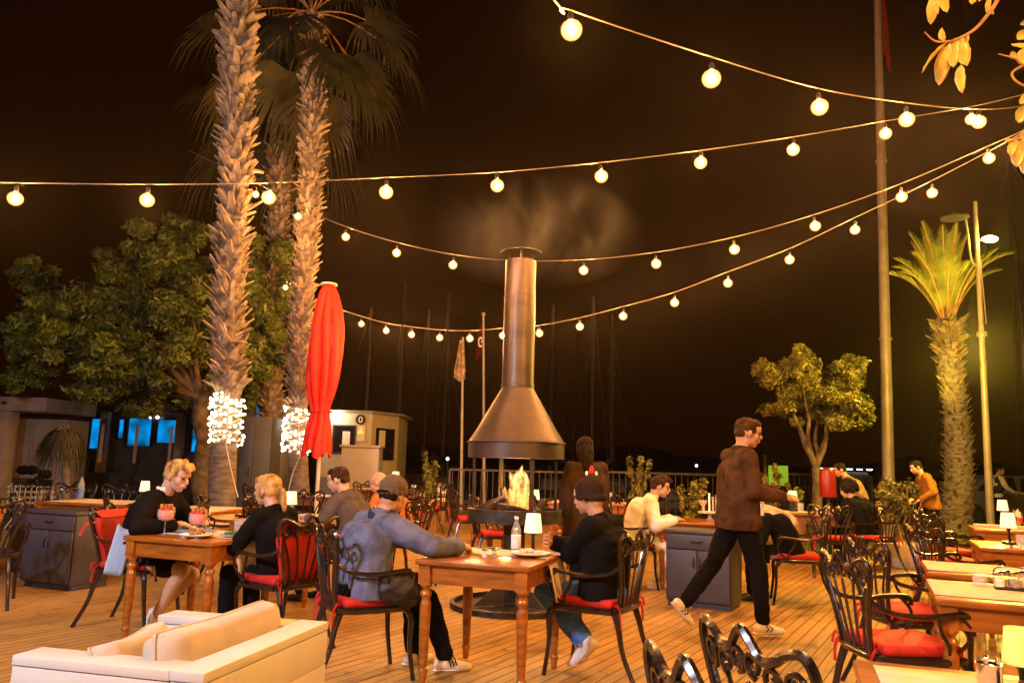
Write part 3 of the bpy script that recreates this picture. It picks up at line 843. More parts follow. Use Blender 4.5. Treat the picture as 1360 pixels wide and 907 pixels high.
# ---------- chairs
put_chair(-.90, 5.13, 28, 'dark iron armchair under the man in the flat cap')
put_chair(.60, 5.32, 150, 'dark iron armchair under the man in the beanie')
put_chair(-2.98, 6.42, -12, 'iron armchair with red back pad under the blond man', chair_pad)
put_chair(-1.66, 5.88, 142, 'iron armchair with red back pad under the blond woman', chair_pad)
put_chair(-1.42, 7.55, 160, 'iron armchair under the person in the grey hoodie')
put_chair(-1.20, 8.75, 150, 'iron armchair under the person in orange')
put_chair(-4.62, 7.05, 118, 'bare iron armchair cut by the left photo edge', chair_bare)
put_chair(-5.95, 10.55, -80, 'left gilded chair tucked behind the white-clothed left table', chair_bare)
put_chair(-5.28, 10.45, -84, 'right gilded chair tucked behind the white-clothed left table', chair_bare)
put_chair(-6.9, 11.2, -70, 'far left dim chair in front of the pale cabin', chair_bare)
put_chair(-4.10, 8.6, 30, 'dark chair left of the beige hanging cloth', chair)
put_chair(-3.05, 8.75, 165, 'dark chair right of the beige hanging cloth, by the palm', chair)
put_chair(-2.85, 8.1, 10, 'gilded chair behind the cocktails of the blond pair', chair_bare)
put_chair(-3.85, 12.4, 85, 'left chair at the dark table behind the palm', chair_bare)
put_chair(-2.75, 10.6, 100, 'dark chair below the red parasol pole', chair)
put_chair(-2.25, 10.9, 115, 'second dark chair right of the parasol pole', chair)
put_chair(-2.75, 15.2, 100, 'iron chair in front of the far clothed table', chair)
put_chair(-1.85, 13.6, 150, 'dark chair with red seat right of the far clothed table', chair)
put_chair(-1.45, 15.0, 160, 'iron chair beside the spiky plant pot', chair)
put_chair(-.60, 12.3, 20, 'red-seated iron chair left of the fire pit', chair)
put_chair(-.15, 9.95, 15, 'iron chair left of the table behind the fire', chair)
put_chair(.95, 10.3, 170, 'iron chair right of the table behind the fire', chair)
put_chair(1.48, 9.1, -10, 'iron armchair under the man in white')
put_chair(1.62, 11.4, 80, 'iron chair behind the man in white', chair)
put_chair(3.05, 8.25, 165, 'red-seated armchair under the seated woman in the headscarf')
put_chair(4.30, 10.45, 70, 'red-seated chair in front of the small tree table')
put_chair(5.05, 10.85, 120, 'iron armchair under the dark-haired diner in black')
put_chair(2.08, 4.20, 2, 'nearest red-cushioned chair of the right pair')
put_chair(2.62, 5.12, 3, 'farther red-cushioned chair of the right pair')
put_chair(3.78, 6.60, 5, 'iron chair drawn up to the bare-topped right row table')
put_chair(4.62, 8.1, 5, 'iron chair between the two far right row tables')
put_chair(5.15, 9.1, 0, 'iron chair at the farthest right row table')
put_chair(.71, 1.86, 15, 'nearest iron chair at the bottom centre', chair_bare)
put_chair(.94, 2.22, 15, 'second nearest iron chair in front of the walking man', chair_bare)

# ---------- cabinets
def cabinet(x, y, yaw, w, d, h, label):
    """x,y: near left corner of the front"""
    cx, cy = ctr(x, y, yaw, w, d)
    t = thing('service_cabinet', label, 'cabinet', (cx, cy, 0), R(yaw), 'grey service cabinets')
    b = MB(); b.box((0, .01, (h + .02) / 2), (w - .01, d - .02, h - .08)); b.box((0, .02, .03), (w - .03, d - .05, .06)); b.box((0, 0, h - .015), (w + .02, d + .02, .03))
    b.build('carcass', M['grey_cab'], t, bevel=.004)
    dr = MB().box((0, -d / 2 - .003, h - .11), (w - .03, .018, .14)).build('drawer', M['grey_cab'], t, bevel=.003)
    MB().tube(bez([(-.06, -d / 2 - .014, h - .10), (-.03, -d / 2 - .035, h - .105), (.03, -d / 2 - .035, h - .105), (.06, -d / 2 - .014, h - .10)], 4), .006, 6).build('handle', M['black_metal'], dr)
    for s in (-1, 1):
        dw = (w - .03) / 2 - .003
        do = MB().box((s * (dw / 2 + .003), -d / 2 - .003, (h - .12) / 2), (dw, .018, h - .26)).build('door', M['grey_cab'], t, bevel=.003)
        MB().tube(bez([(s * .03, -d / 2 - .014, h - .26), (s * .03, -d / 2 - .034, h - .29), (s * .03, -d / 2 - .034, h - .33), (s * .03, -d / 2 - .014, h - .36)], 4), .006, 6).build('handle', M['black_metal'], do)
    return t
cabinet(1.60, 7.95, -30, .66, .42, .74, 'grey two-door service cabinet behind the walking man')
cabinet(-4.93, 8.05, -22, .70, .45, .76, 'dim grey two-door service cabinet left of the blond man')
cabinet(-5.60, 8.9, -22, .62, .45, .70, 'pale side cabinet half hidden behind the left grey cabinet')

# ---------- sofa
def sofa(A, yaw, L, D, h, label):
    """A: outer near corner at the end of the arm; back runs along local y"""
    t = thing('sofa', label, 'sofa', (A[0], A[1], 0), yaw)
    def slab(name, x0, y0, x1, y1, z0, z1, boards=4):
        b = MB(); n = boards; g = .004
        zz = z1 - .035
        for k in range(n):
            a = z0 + (zz - z0) * k / n; c = z0 + (zz - z0) * (k + 1) / n - g
            b.box(((x0 + x1) / 2, (y0 + y1) / 2, (a + c) / 2), (x1 - x0, y1 - y0, c - a))
        b.box(((x0 + x1) / 2, (y0 + y1) / 2, (z0 + zz) / 2), (x1 - x0 - .012, y1 - y0 - .012, zz - z0 - .01))
        b.box(((x0 + x1) / 2, (y0 + y1) / 2, z1 - .018), (x1 - x0 + .004, y1 - y0 + .004, .034))
        return b.build(name, M['white_paint'], t, bevel=.003)
    th = .13
    # local frame: back slab along +y at x in [-th, 0]; arms run to -x
    slab('backrest', -th, 0.002, 0, L, .04, h)
    slab('armrest', -D, -.0, -th - .004, th, .04, h - .002)
    slab('armrest', -D, L - th, -th - .004, L, .04, h - .002)
    b = MB().box((-(D + th) / 2, L / 2, .16), (D - th - .02, L - 2 * th - .01, .20)); b.build('base', M['white_paint'], t, bevel=.004)
    return t, th
ang = math.atan2(.87, .21) - R(90)
S, th = sofa((-1.0, 2.70), ang, .90, .775, .64, 'white boarded sofa with beige cushions in the foreground')
def pillow(w, h, d, name, m, label=None, cat=None, loc=(0, 0, 0), rot=(0, 0, 0), parent=None, seed=0, sag=.06):
    n = 17; vs, fs = [], []
    for side in (1, -1):
        for i in range(n):
            for j in range(n):
                u, v = i / (n - 1) * 2 - 1, j / (n - 1) * 2 - 1
                e = (max(0, 1 - abs(u) ** 9) * max(0, 1 - abs(v) ** 9)) ** .42
                wr = 1 + .13 * noise.noise((u * 3 + seed, v * 2.5, side)) + .05 * noise.noise((u * 9 + seed, v * 7, side))
                x = w / 2 * u * (1 - .05 * (1 - v * v) * abs(u)); z = h / 2 * v * (1 - .07 * (1 - u * u) * abs(v)) - sag * h * max(0, v) * (1 - u * u)
                q4 = 1 - .10 * (u * v) ** 2 * (abs(u * v)); vs.append((x * q4, side * (d / 2 * (.16 + .84 * e) * wr), z * q4))
    for s in range(2):
        o = s * n * n
        for i in range(n - 1):
            for j in range(n - 1):
                a = o + i * n + j
                fs.append((a, a + 1, a + n + 1, a + n) if s else (a, a + n, a + n + 1, a + 1))
    for k in range(n - 1):
        for a, c in (((k) * n, (k + 1) * n), (k * n + n - 1, (k + 1) * n + n - 1), (k, k + 1), ((n - 1) * n + k, (n - 1) * n + k + 1)):
            fs.append((a, c, c + n * n, a + n * n))
    me = bpy.data.meshes.new(name); me.from_pydata(vs, [], fs); me.materials.append(M[m])
    bm = bmesh.new(); bm.from_mesh(me); bmesh.ops.recalc_face_normals(bm, faces=bm.faces); bm.to_mesh(me); bm.free()
    o = link_mesh(name, me, parent, 80)
    o.location = loc; o.rotation_euler = rot
    if name != 'shirt':
        ring = [i * n for i in range(n)] + [(n - 1) * n + j for j in range(1, n)] + [i * n + n - 1 for i in range(n - 2, -1, -1)] + [j for j in range(n - 2, 0, -1)]
        pp = [Vector((vs[i][0] * 1.012, 0, vs[i][2] * 1.012)) for i in ring]
        MB().tube(pp + [pp[0]], .0055, 6).build('piping', M[m], o, smooth=60)
    if label: tag(o, label, cat)
    return o
MS = Matrix.Translation((-1.0, 2.70, 0)) @ Matrix.Rotation(ang, 4, 'Z')
p = MS @ Vector((-.13 - .11, .47, .535))
pillow(.78, .42, .20, 'sofa_cushion', 'cushion', 'beige cushion leaning on the sofa back and rising above it', 'cushion', p, (R(-14), 0, ang + R(90)), seed=2, sag=.03)
p = MS @ Vector((-.13 - .33, .31, .515))
pillow(.46, .40, .15, 'sofa_cushion', 'cushion', 'smaller beige cushion lying against the near sofa arm', 'cushion', p, (R(-38), 0, ang + R(100)), seed=7)
p = MS @ Vector((-.50, .45, .34))
pillow(.66, .64, .16, 'seat_cushion', 'cushion', 'flat beige seat cushion inside the white sofa', 'cushion', p, (R(90), 0, ang), seed=11, sag=0)
# second sofa at the left edge
S2, _ = sofa((-2.10, 2.05), ang + R(2), .9, .9, .60, 'second white sofa, only its pale side cut by the lower left photo edge')
# seams round the sofa cushions are modelled as thin piping
# white lantern at left edge
t = thing('cube_lantern', 'small bright cube lantern on a thin stand at the left photo edge', 'lantern', (-2.515, 3.72, 0), R(-10))
MB().box((0, 0, .54), (.10, .10, .12)).build('lamp_cube', M['shade_lit'], t, bevel=.01)
MB().lathe([(.10, 0), (.10, .01), (.012, .02), (.012, .46), (.055, .47), (.055, .48)], 20).build('stand', M['black_metal'], t)

# ---------- fire pit with hood
FX, FY = .07, 7.62
t = thing('fire_pit', 'round steel fire pit with conical smoke hood and chimney in the middle of the deck', 'fire pit', (FX, FY, 0))
b = MB(); b.lathe([(.60, .0), (.60, .05), (.585, .055), (.56, .055), (.56, .012), (0.0001, .012)], 48); b.build('base_ring', M['steel_dark'], t)
b = MB(); b.box((-.02, 0, .30), (.10, .10, .56)); b.lathe([(.10, .40), (.105, .42), (.105, .80), (.12, .82)], 20); b.build('post', M['steel_dark'], t, bevel=.002)
for a in (200, 320, 90):
    b = MB(); ca, sa = math.cos(R(a)), math.sin(R(a))
    vs = [(.06 * ca, .06 * sa, .02), (.40 * ca, .40 * sa, .02), (.06 * ca, .06 * sa, .30)]
    nx, ny = -sa * .006, ca * .006
    b.add([(x + nx, y + ny, z) for x, y, z in vs] + [(x - nx, y - ny, z) for x, y, z in vs], [(0, 1, 2), (5, 4, 3), (0, 3, 4, 1), (1, 4, 5, 2), (2, 5, 3, 0)])
    b.build('gusset', M['steel'], t, smooth=0)
b = MB(); b.lathe([(.10, .80), (.40, .80), (.46, .80), (.46, .92), (.45, .925), (.44, .92), (.44, .83), (0.0001, .83)], 48); b.build('fire_bowl', M['steel_dark'], t)
for a in (20, 110, 200, 290):
    b = MB(); b.box((.43 * math.cos(R(a)), .43 * math.sin(R(a)), 1.20), (.045, .012, .72), rz=R(a + 90)); b.build('hood_support', M['steel_dark'], t)
hood = MB().lathe([(.470, 1.405), (.475, 1.405), (.475, 1.545), (.492, 1.550), (.492, 1.562), (.472, 1.566), (.40, 1.68), (.165, 2.085), (.160, 2.10), (.150, 2.10), (.39, 1.68), (.465, 1.55)], 64).build('hood', M['steel'], t, smooth=25)
MB().lathe([(.160, 2.10), (.166, 2.10), (.166, 2.13), (.160, 2.135), (.160, 3.02), (.163, 3.02), (.163, 3.03), (.158, 3.035), (.158, 3.10), (.161, 3.10), (.161, 3.11), (.157, 3.115), (.157, 3.40), (.150, 3.40), (.150, 2.10)], 40).build('chimney_pipe', M['steel'], t, smooth=30)
cp = MB().lathe([(.0001, 3.535), (.10, 3.53), (.215, 3.495), (.215, 3.485), (.10, 3.515), (.0001, 3.52)], 40).build('chimney_cap', M['steel_dark'], t)
for a in (30, 150, 270):
    b = MB(); b.box((.135 * math.cos(R(a)), .135 * math.sin(R(a)), 3.44), (.02, .004, .13), rz=R(a + 90)); b.build('bracket', M['steel'], cp)
# logs
rl = random.Random(12)
spots = [(-.30, -.05, 20, 25), (-.20, .10, 60, 18), (-.05, -.12, 150, 12), (.12, .05, 30, 32), (.22, -.08, 110, 22), (.10, -.20, 175, 10), (-.12, .0, 100, 38), (.30, .05, 70, 15)]
for k, (x, y, a, tilt) in enumerate(spots):
    L = rl.uniform(.26, .38); r = rl.uniform(.026, .042)
    b = MB(); pts = [(-L / 2 + L * i / 5, rl.uniform(-.008, .008), rl.uniform(-.008, .008)) for i in range(6)]
    b.tube(pts, [r * rl.uniform(.8, 1.1) for _ in range(6)], 8, mi=0)
    o = b.build('log', M['char'], smooth=30)
    o.location = (FX + x * .8, FY + y, .87 + math.sin(R(tilt)) * L / 2 + r * .5); o.rotation_euler = (0, -R(tilt), R(a))
    tag(o, 'charred split log in the fire bowl', 'log', 'charred logs in the fire bowl')
b = MB()
for k in range(70):
    a = rl.uniform(0, 6.28); q = rl.uniform(0, .34)
    b.ell((FX + q * math.cos(a), FY + q * math.sin(a), .845 + rl.uniform(0, .03)), (rl.uniform(.015, .035), rl.uniform(.015, .03), rl.uniform(.01, .02)), n=6, k=4)
tag(b.build('embers', M['ember'], smooth=0), 'glowing embers heaped in the fire bowl', 'embers', kind='stuff')

# flames: tongues of fire, several leaning sheets
def flame_mat():
    m = bpy.data.materials.new('flame'); m.use_nodes = True
    nt = m.node_tree; N, L = nt.nodes, nt.links; N.clear()
    o = N.new('ShaderNodeOutputMaterial')
    tc = N.new('ShaderNodeTexCoord'); sx = N.new('ShaderNodeSeparateXYZ'); L.new(tc.outputs['Object'], sx.inputs[0])
    mp = N.new('ShaderNodeMapping'); mp.inputs['Scale'].default_value = (1, 1, .3); L.new(tc.outputs['Object'], mp.inputs[0])
    n = N.new('ShaderNodeTexNoise'); n.inputs['Scale'].default_value = 22; n.inputs['Detail'].default_value = 3; L.new(mp.outputs[0], n.inputs[0])
    r = N.new('ShaderNodeValToRGB'); e = r.color_ramp.elements
    e[0].position = 0; e[0].color = (1, .16, .015, 1); e[1].position = 1; e[1].color = (1, .50, .16, 1); k = e.new(.35); k.color = (1, .42, .10, 1)
    mz = N.new('ShaderNodeMapRange'); mz.inputs[1].default_value = 0; mz.inputs[2].default_value = .45; L.new(sx.outputs[2], mz.inputs[0]); L.new(mz.outputs[0], r.inputs[0])
    lw = N.new('ShaderNodeLayerWeight'); lw.inputs['Blend'].default_value = .5
    inv = N.new('ShaderNodeMath'); inv.operation = 'SUBTRACT'; inv.inputs[0].default_value = 1; L.new(lw.outputs['Facing'], inv.inputs[1])
    pw = N.new('ShaderNodeMath'); pw.operation = 'POWER'; L.new(inv.outputs[0], pw.inputs[0]); pw.inputs[1].default_value = 1.8
    mr = N.new('ShaderNodeMapRange'); mr.inputs[1].default_value = .38; mr.inputs[2].default_value = .62; mr.inputs[3].default_value = .06; mr.inputs[4].default_value = .62; L.new(n.outputs['Fac'], mr.inputs[0])
    mu = N.new('ShaderNodeMath'); mu.operation = 'MULTIPLY'; L.new(pw.outputs[0], mu.inputs[0]); L.new(mr.outputs[0], mu.inputs[1])
    em = N.new('ShaderNodeEmission'); L.new(r.outputs[0], em.inputs[0]); L.new(mu.outputs[0], em.inputs[1])
    tr = N.new('ShaderNodeBsdfTransparent'); ad = N.new('ShaderNodeAddShader')
    L.new(em.outputs[0], ad.inputs[0]); L.new(tr.outputs[0], ad.inputs[1]); L.new(ad.outputs[0], o.inputs[0])
    return m
M['flame'] = flame_mat()
b = MB(); rf = random.Random(3)
for t_ in range(20):
    a = rf.uniform(0, 6.28); q0 = rf.uniform(0, .13); x, y = q0 * math.cos(a), q0 * math.sin(a) * .8
    h = rf.uniform(.30, .47) * (1 - q0 * 1.6); w = rf.uniform(.032, .064); ph = rf.uniform(0, 6)
    pts, rr = [], []
    for k in range(26):
        q = k / 25
        pts.append((x * (1 - .2 * q) + .05 * math.sin(q * 6 + ph) * q, y + .04 * math.cos(q * 5 + ph) * q, h * q))
        rr.append(max(.002, w * math.sin(math.pi * (.10 + .86 * q ** .8)) ** .8 * (1 + .25 * math.sin(q * 14 + ph * 2) + .12 * math.sin(q * 31 + ph))))
    b.tube(pts, rr, 14)
o = b.build('flames', M['flame'], smooth=180); o.location = (FX + .02, FY, .90)
lamp('fire_light', (FX, FY - .02, 1.12), (1.0, .50, .14), 45, .10)
tag(o, 'bright yellow flames rising from the logs', 'fire', kind='stuff')
# ============================================================ STRING LIGHTS
bulb_me = None
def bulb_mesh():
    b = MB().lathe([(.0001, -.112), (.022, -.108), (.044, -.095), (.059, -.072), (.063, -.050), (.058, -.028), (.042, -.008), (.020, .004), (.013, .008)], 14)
    o = b.build('bulb', M['bulb_glow'], smooth=60); me = o.data; bpy.data.objects.remove(o); return me
def filament_mesh():
    o = MB().ell((0, 0, -.048), (.019, .019, .027), n=8, k=6).build('filament', M['bulb'], smooth=180); me = o.data; bpy.data.objects.remove(o); return me
FM_ = filament_mesh()
def socket_mesh():
    b = MB().lathe([(.014, .006), (.0165, .010), (.0165, .045), (.010, .055), (.006, .060)], 10)
    o = b.build('socket', M['black'], smooth=40); me = o.data; bpy.data.objects.remove(o); return me
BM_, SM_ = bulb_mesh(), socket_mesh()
def string(label, cable, bulbs, group='festoon strings over the terrace'):
    """cable, bulbs: points (u, v, depth) read off the photo and set at their own distances, or ('w', x, y, z)"""
    def pt(q): return Vector(q[1:]) if q[0] == 'w' else at(*q)
    t = thing('string_lights', label, 'string lights', (0, 0, 0), 0, group)
    MB().tube(bez([pt(q) for q in cable], 8), .0048, 6).build('cable', M['cable'], t, smooth=60)
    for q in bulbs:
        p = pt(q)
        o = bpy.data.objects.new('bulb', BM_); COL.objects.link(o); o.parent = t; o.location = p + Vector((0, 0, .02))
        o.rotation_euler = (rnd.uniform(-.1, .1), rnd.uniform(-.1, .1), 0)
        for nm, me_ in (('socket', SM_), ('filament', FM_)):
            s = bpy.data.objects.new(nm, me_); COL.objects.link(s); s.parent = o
    return t
A_b = [(758, 34, 3.9), (945, 99, 4.5), (1088, 137, 5.1), (1204, 154, 5.7), (1300, 158, 6.4)]
string('topmost festoon string running from the top edge down to the right',
       [('w', -.9, 2.2, 4.0), (733, -3, 3.75), (758, 14, 3.9), (945, 76, 4.5), (1088, 118, 5.1), (1204, 137, 5.7), (1290, 145, 6.3), (1362, 141, 7.0), (1480, 120, 8.0)], A_b)
string('long second festoon string crossing the whole photo in front of the palms',
       [(-160, 240, 5.9), (21, 243, 6.0), (196, 245, 6.1), (358, 243, 6.2), (513, 236, 6.3), (660, 229, 6.45), (798, 216, 6.6), (931, 200, 6.8), (1054, 182, 7.0), (1176, 161, 7.3), (1290, 142, 7.6), (1362, 125, 7.9), (1480, 95, 8.4)],
       [(-130, 256, 5.9), (21, 259, 6.0), (196, 261, 6.1), (358, 258, 6.2), (513, 251, 6.3), (660, 242, 6.45), (798, 230, 6.6), (931, 212, 6.8), (1054, 195, 7.0), (1176, 174, 7.3), (1290, 155, 7.6)])
string('third festoon string dipping behind the chimney top',
       [(250, 200, 12.5), (340, 243, 12), (396, 274, 11.5), (459, 301, 11), (527, 322, 10.6), (602, 338, 10.2), (680, 346, 9.8), (775, 345, 9.4), (871, 335, 9.0), (975, 315, 8.7), (1082, 285, 8.4), (1197, 244, 8.1), (1313, 194, 7.8), (1362, 172, 7.7), (1460, 120, 7.5)],
       [(340, 256, 12), (396, 285, 11.5), (459, 312, 11), (527, 333, 10.6), (602, 349, 10.2), (775, 356, 9.4), (871, 347, 9.0), (975, 328, 8.7), (1082, 297, 8.4), (1197, 258, 8.1), (1313, 207, 7.8)])
string('lowest festoon string from the red parasol past the chimney to the right palm',
       [(330, 352, 17), (379, 374, 16), (422, 398, 15.3), (450, 410, 14.8), (480, 420, 14.3), (513, 429, 13.8), (547, 434, 13.3), (584, 438, 12.8), (624, 439, 12.3), (668, 436, 11.9), (716, 432, 11.5), (770, 422, 11.1), (828, 407, 10.7), (896, 388, 10.3), (967, 361, 9.9), (1049, 330, 9.5), (1136, 289, 9.1), (1238, 240, 8.7), (1345, 184, 8.3), (1400, 150, 8.2), (1480, 105, 8)],
       [(379, 380, 16), (422, 406, 15.3), (450, 418, 14.8), (480, 428, 14.3), (513, 437, 13.8), (547, 442, 13.3), (584, 446, 12.8), (624, 447, 12.3), (668, 443, 11.9), (716, 440, 11.5), (770, 431, 11.1), (828, 417, 10.7), (896, 399, 10.3), (967, 373, 9.9), (1049, 342, 9.5), (1136, 302, 9.1), (1238, 253, 8.7), (1345, 196, 8.3)])
# unseen string above the camera, added as warm fill light
for n_, (y0, x0, x1, z0) in enumerate([(.2, -5, 6, 3.7)]):
    pts = [('w', x0 + (x1 - x0) * k / 10, y0, z0 - .5 * (1 - ((k - 5) / 5) ** 2)) for k in range(11)]
    string(['unseen festoon string added above the photographer as warm fill', 'unseen festoon string added behind the photographer as warm fill'][n_], [(q[0], q[1], q[2], q[3] + .06) for q in pts], pts)

# ============================================================ PALMS
def boots(b, path, radii, n, size, seed, spread=1.0, z_lo=0):
    rr = random.Random(seed)
    P = bez(path, 10)
    k = len(P)
    for i in range(n):
        q = i / n
        t = q * (k - 1)
        j = min(int(t), k - 2)
        c = P[j].lerp(P[j + 1], t - j)
        r = np.interp(q, np.linspace(0, 1, len(radii)), radii)
        a = i * 2.39996 + rr.uniform(-.25, .25)
        out = Vector((math.cos(a), math.sin(a), 0)); side = Vector((-math.sin(a), math.cos(a), 0))
        L = size * rr.uniform(.5, 1.55); w = size * rr.uniform(.22, .50)
        tilt = rr.uniform(.3, .95) * spread
        if rr.random() < .08: tilt += .5
        d = (Vector((0, 0, 1)) * math.cos(tilt) + out * math.sin(tilt)).normalized()
        d = (d + side * rr.uniform(-.25, .25)).normalized()
        nrm = side.cross(d).normalized()
        base = c + out * (r * .82) + Vector((0, 0, rr.uniform(-.03, .03)))
        th = size * .10
        v = [base - side * w - nrm * th, base + side * w - nrm * th, base + side * w * .9 + nrm * th * .3, base - side * w * .9 + nrm * th * .3]
        m_ = base + d * L * .55
        v += [m_ - side * w * .72 - nrm * th * .6, m_ + side * w * .72 - nrm * th * .6, m_ + side * w * .5 + nrm * th * .9, m_ - side * w * .5 + nrm * th * .9]
        tp = base + d * L + out * rr.uniform(-.01, .04)
        wt = w * rr.uniform(.30, .65)
        v += [tp - side * wt - nrm * th * .3, tp + side * wt - nrm * th * .3, tp + side * wt * .8 + nrm * th * .4, tp - side * wt * .8 + nrm * th * .4]
        f = []
        for s in (0, 4):
            for e in range(4): f.append((s + e, s + (e + 1) % 4, s + 4 + (e + 1) % 4, s + 4 + e))
        f.append((8, 9, 10, 11))
        b.add(v, f)
def fan(b, base, d, L, R_, nb, droop, seed):
    """fan palm leaf: petiole of length L from base along d, then nb ribs of radius R_"""
    rr = random.Random(seed)
    d = Vector(d).normalized()
    pts = [base + d * L * q + Vector((0, 0, -droop * .35 * q * q * L)) for q in (0, .25, .5, .75, 1)]
    b.tube(pts, [.022, .018, .015, .013, .012], 5, flat=.5, mi=1)
    hub = pts[-1]; d2 = (pts[-1] - pts[-2]).normalized()
    side = d2.cross(Vector((0, 0, 1))).normalized()
    if side.length < .1: side = Vector((1, 0, 0))
    upv = side.cross(d2).normalized()
    for k in range(nb):
        a = (k / (nb - 1) - .5) * R(215) + rr.uniform(-.03, .03)
        dr = d2 * math.cos(a) + side * math.sin(a) + upv * .15
        ln = R_ * (.72 + .28 * math.cos(a * .8)) * rr.uniform(.88, 1.1)
        p0 = hub; p1 = hub + dr * ln * .45 + Vector((0, 0, -droop * .05 * ln)); p2 = hub + dr * ln * .75 + Vector((0, 0, -droop * .22 * ln)); p3 = hub + dr * ln * .93 + Vector((rr.uniform(-.03, .03), 0, -droop * .55 * ln))
        sw = upv.cross(dr).normalized()
        w1, w2 = ln * .036, ln * .022
        b.add([p0, p1 - sw * w1, p1 + sw * w1, p2 - sw * w2, p2 + sw * w2, p3], [(0, 1, 2), (1, 3, 4, 2), (3, 5, 4)])
def fan_palm(label, path, radii, nboots, bsize, z_boot, crown_n, seed, low=None, fairy=None, crownR=1.0, petL=1.1, low_r=(.27, .2)):
    """path: world points from ground to crown; the boots start at index z_boot of the path"""
    t = thing('fan_palm', label, 'palm tree', tuple(path[0]), 0, 'fan palms with rough boot-covered trunks')
    o = Vector(path[0]); loc = [Vector(p) - o for p in path]
    P = bez(loc, 8)
    rads = np.interp(np.linspace(0, 1, len(P)), np.linspace(0, 1, len(radii)), radii)
    MB().tube(P, [r * .93 * (1 + .05 * noise.noise((i * .9, seed, 0))) for i, r in enumerate(rads)], 16).build('trunk', M['bark_low'], t, smooth=60)
    b = MB(); boots(b, loc[z_boot:], radii[z_boot:], nboots, bsize, seed); b.build('leaf_bases', M['bark'], t, smooth=0)
    b = MB(); top = loc[-1]; rr = random.Random(seed)
    for k in range(crown_n):
        a = k * 2.39996; e = R(80) - R(125) * ((k + .5) / crown_n)
        dr = Vector((math.cos(a) * math.cos(e), math.sin(a) * math.cos(e), math.sin(e)))
        fan(b, top + Vector((0, 0, .1)), dr, petL * rr.uniform(.8, 1.15), crownR * rr.uniform(.85, 1.1), 34, rr.uniform(.7, 1.3), seed * 100 + k)
    b.build('crown', [M['frond'], M['twig']], t, smooth=0)
    return t
def W(u, v, Y): return at(u, v, Y)
def base(u, Y, z=0.0):
    lo, hi = 400.0, 1400.0
    for _ in range(40):
        m_ = (lo + hi) / 2
        if at(u, m_, Y).z > z: lo = m_
        else: hi = m_
    return at(u, lo, Y)
YA = 11.3
p1 = [base(292, YA), W(297, 600, YA), W(303, 525, YA), W(303, 400, YA), W(312, 260, YA), W(314, 130, YA), W(316, 20, YA), W(326, -300, YA)]
fan_palm('thickest fan palm with shaggy pale trunk wrapped in fairy lights, left of centre', p1, [.22, .20, .185, .19, .205, .21, .21, .19], 700, .19, 2, 26, 1, crownR=1.1)
YB = 13.2
p2 = [base(403, YB), W(397, 640, YB), W(396, 540, YB), W(400, 420, YB), W(410, 280, YB), W(414, 160, YB), W(414, 25, YB)]
fan_palm('slimmer fan palm wrapped in fairy lights beside the red parasol', p2, [.21, .18, .17, .18, .185, .18, .17], 820, .14, 2, 20, 2, crownR=1.15, petL=1.2)
YC = 18.6
p3 = [base(352, YC), W(358, 560, YC), W(364, 400, YC), W(371, 250, YC), W(375, 130, YC)]
fan_palm('third shorter fan palm standing between and behind the two lit ones', p3, [.30, .27, .25, .25, .24], 560, .20, 1, 20, 3, crownR=1.35, petL=1.35)

# fairy lights wound round the two trunks
fb = MB().ell((0, 0, 0), .0185, n=8, k=5).build('fairy_bulb', M['fairy'], smooth=180); FM = fb.data; bpy.data.objects.remove(fb)
def fairy(label, u, v0, v1, Y, r, turns, tail):
    t = thing('fairy_lights', label, 'fairy lights', (0, 0, 0), 0, 'fairy lights wound round palm trunks')
    c0, c1 = W(u[0], v0, Y), W(u[1], v1, Y)
    pts = []; N = turns * 14
    for i in range(N + 1):
        q = i / N; a = q * turns * 2 * math.pi - 1.2
        c = c0.lerp(c1, q)
        pts.append(c + Vector((math.cos(a) * r, math.sin(a) * r, .03 * math.sin(i * .7) + .02 * math.sin(i * 2.3))))
    MB().tube(pts + [W(*q) for q in tail], .008, 5).build('wire', M['white_pole'], t, smooth=60)
    rr = random.Random(int(Y * 7)); made = 0
    cand = []
    for i in range(int(turns * 20)):
        q = (i + .5) / (turns * 20); a = q * turns * 2 * math.pi - 1.2
        if math.sin(a) < .32: cand.append((q, a))
    rr.shuffle(cand)
    for q, a in cand[:100]:
        c = c0.lerp(c1, q)
        o = bpy.data.objects.new('fairy_bulb', FM); COL.objects.link(o); o.parent = t
        rj = r + .015 + rr.uniform(0, .05)
        o.location = c + Vector((math.cos(a) * rj, math.sin(a) * rj, rr.uniform(-.045, .045)))
        o.scale = [rr.uniform(.8, 1.25)] * 3
fairy('bright fairy lights wound round the thickest palm trunk', (300, 304), 588, 526, YA, .195, 11, [(300, 590, YA - .3), (306, 620, YA - .30), (316, 660, YA - .32)])
fairy('bright fairy lights wound round the slimmer palm beside the parasol', (392, 395), 603, 542, YB, .175, 10, [(398, 606, YB - .3), (390, 625, YB - .3), (383, 650, YB - .3)])

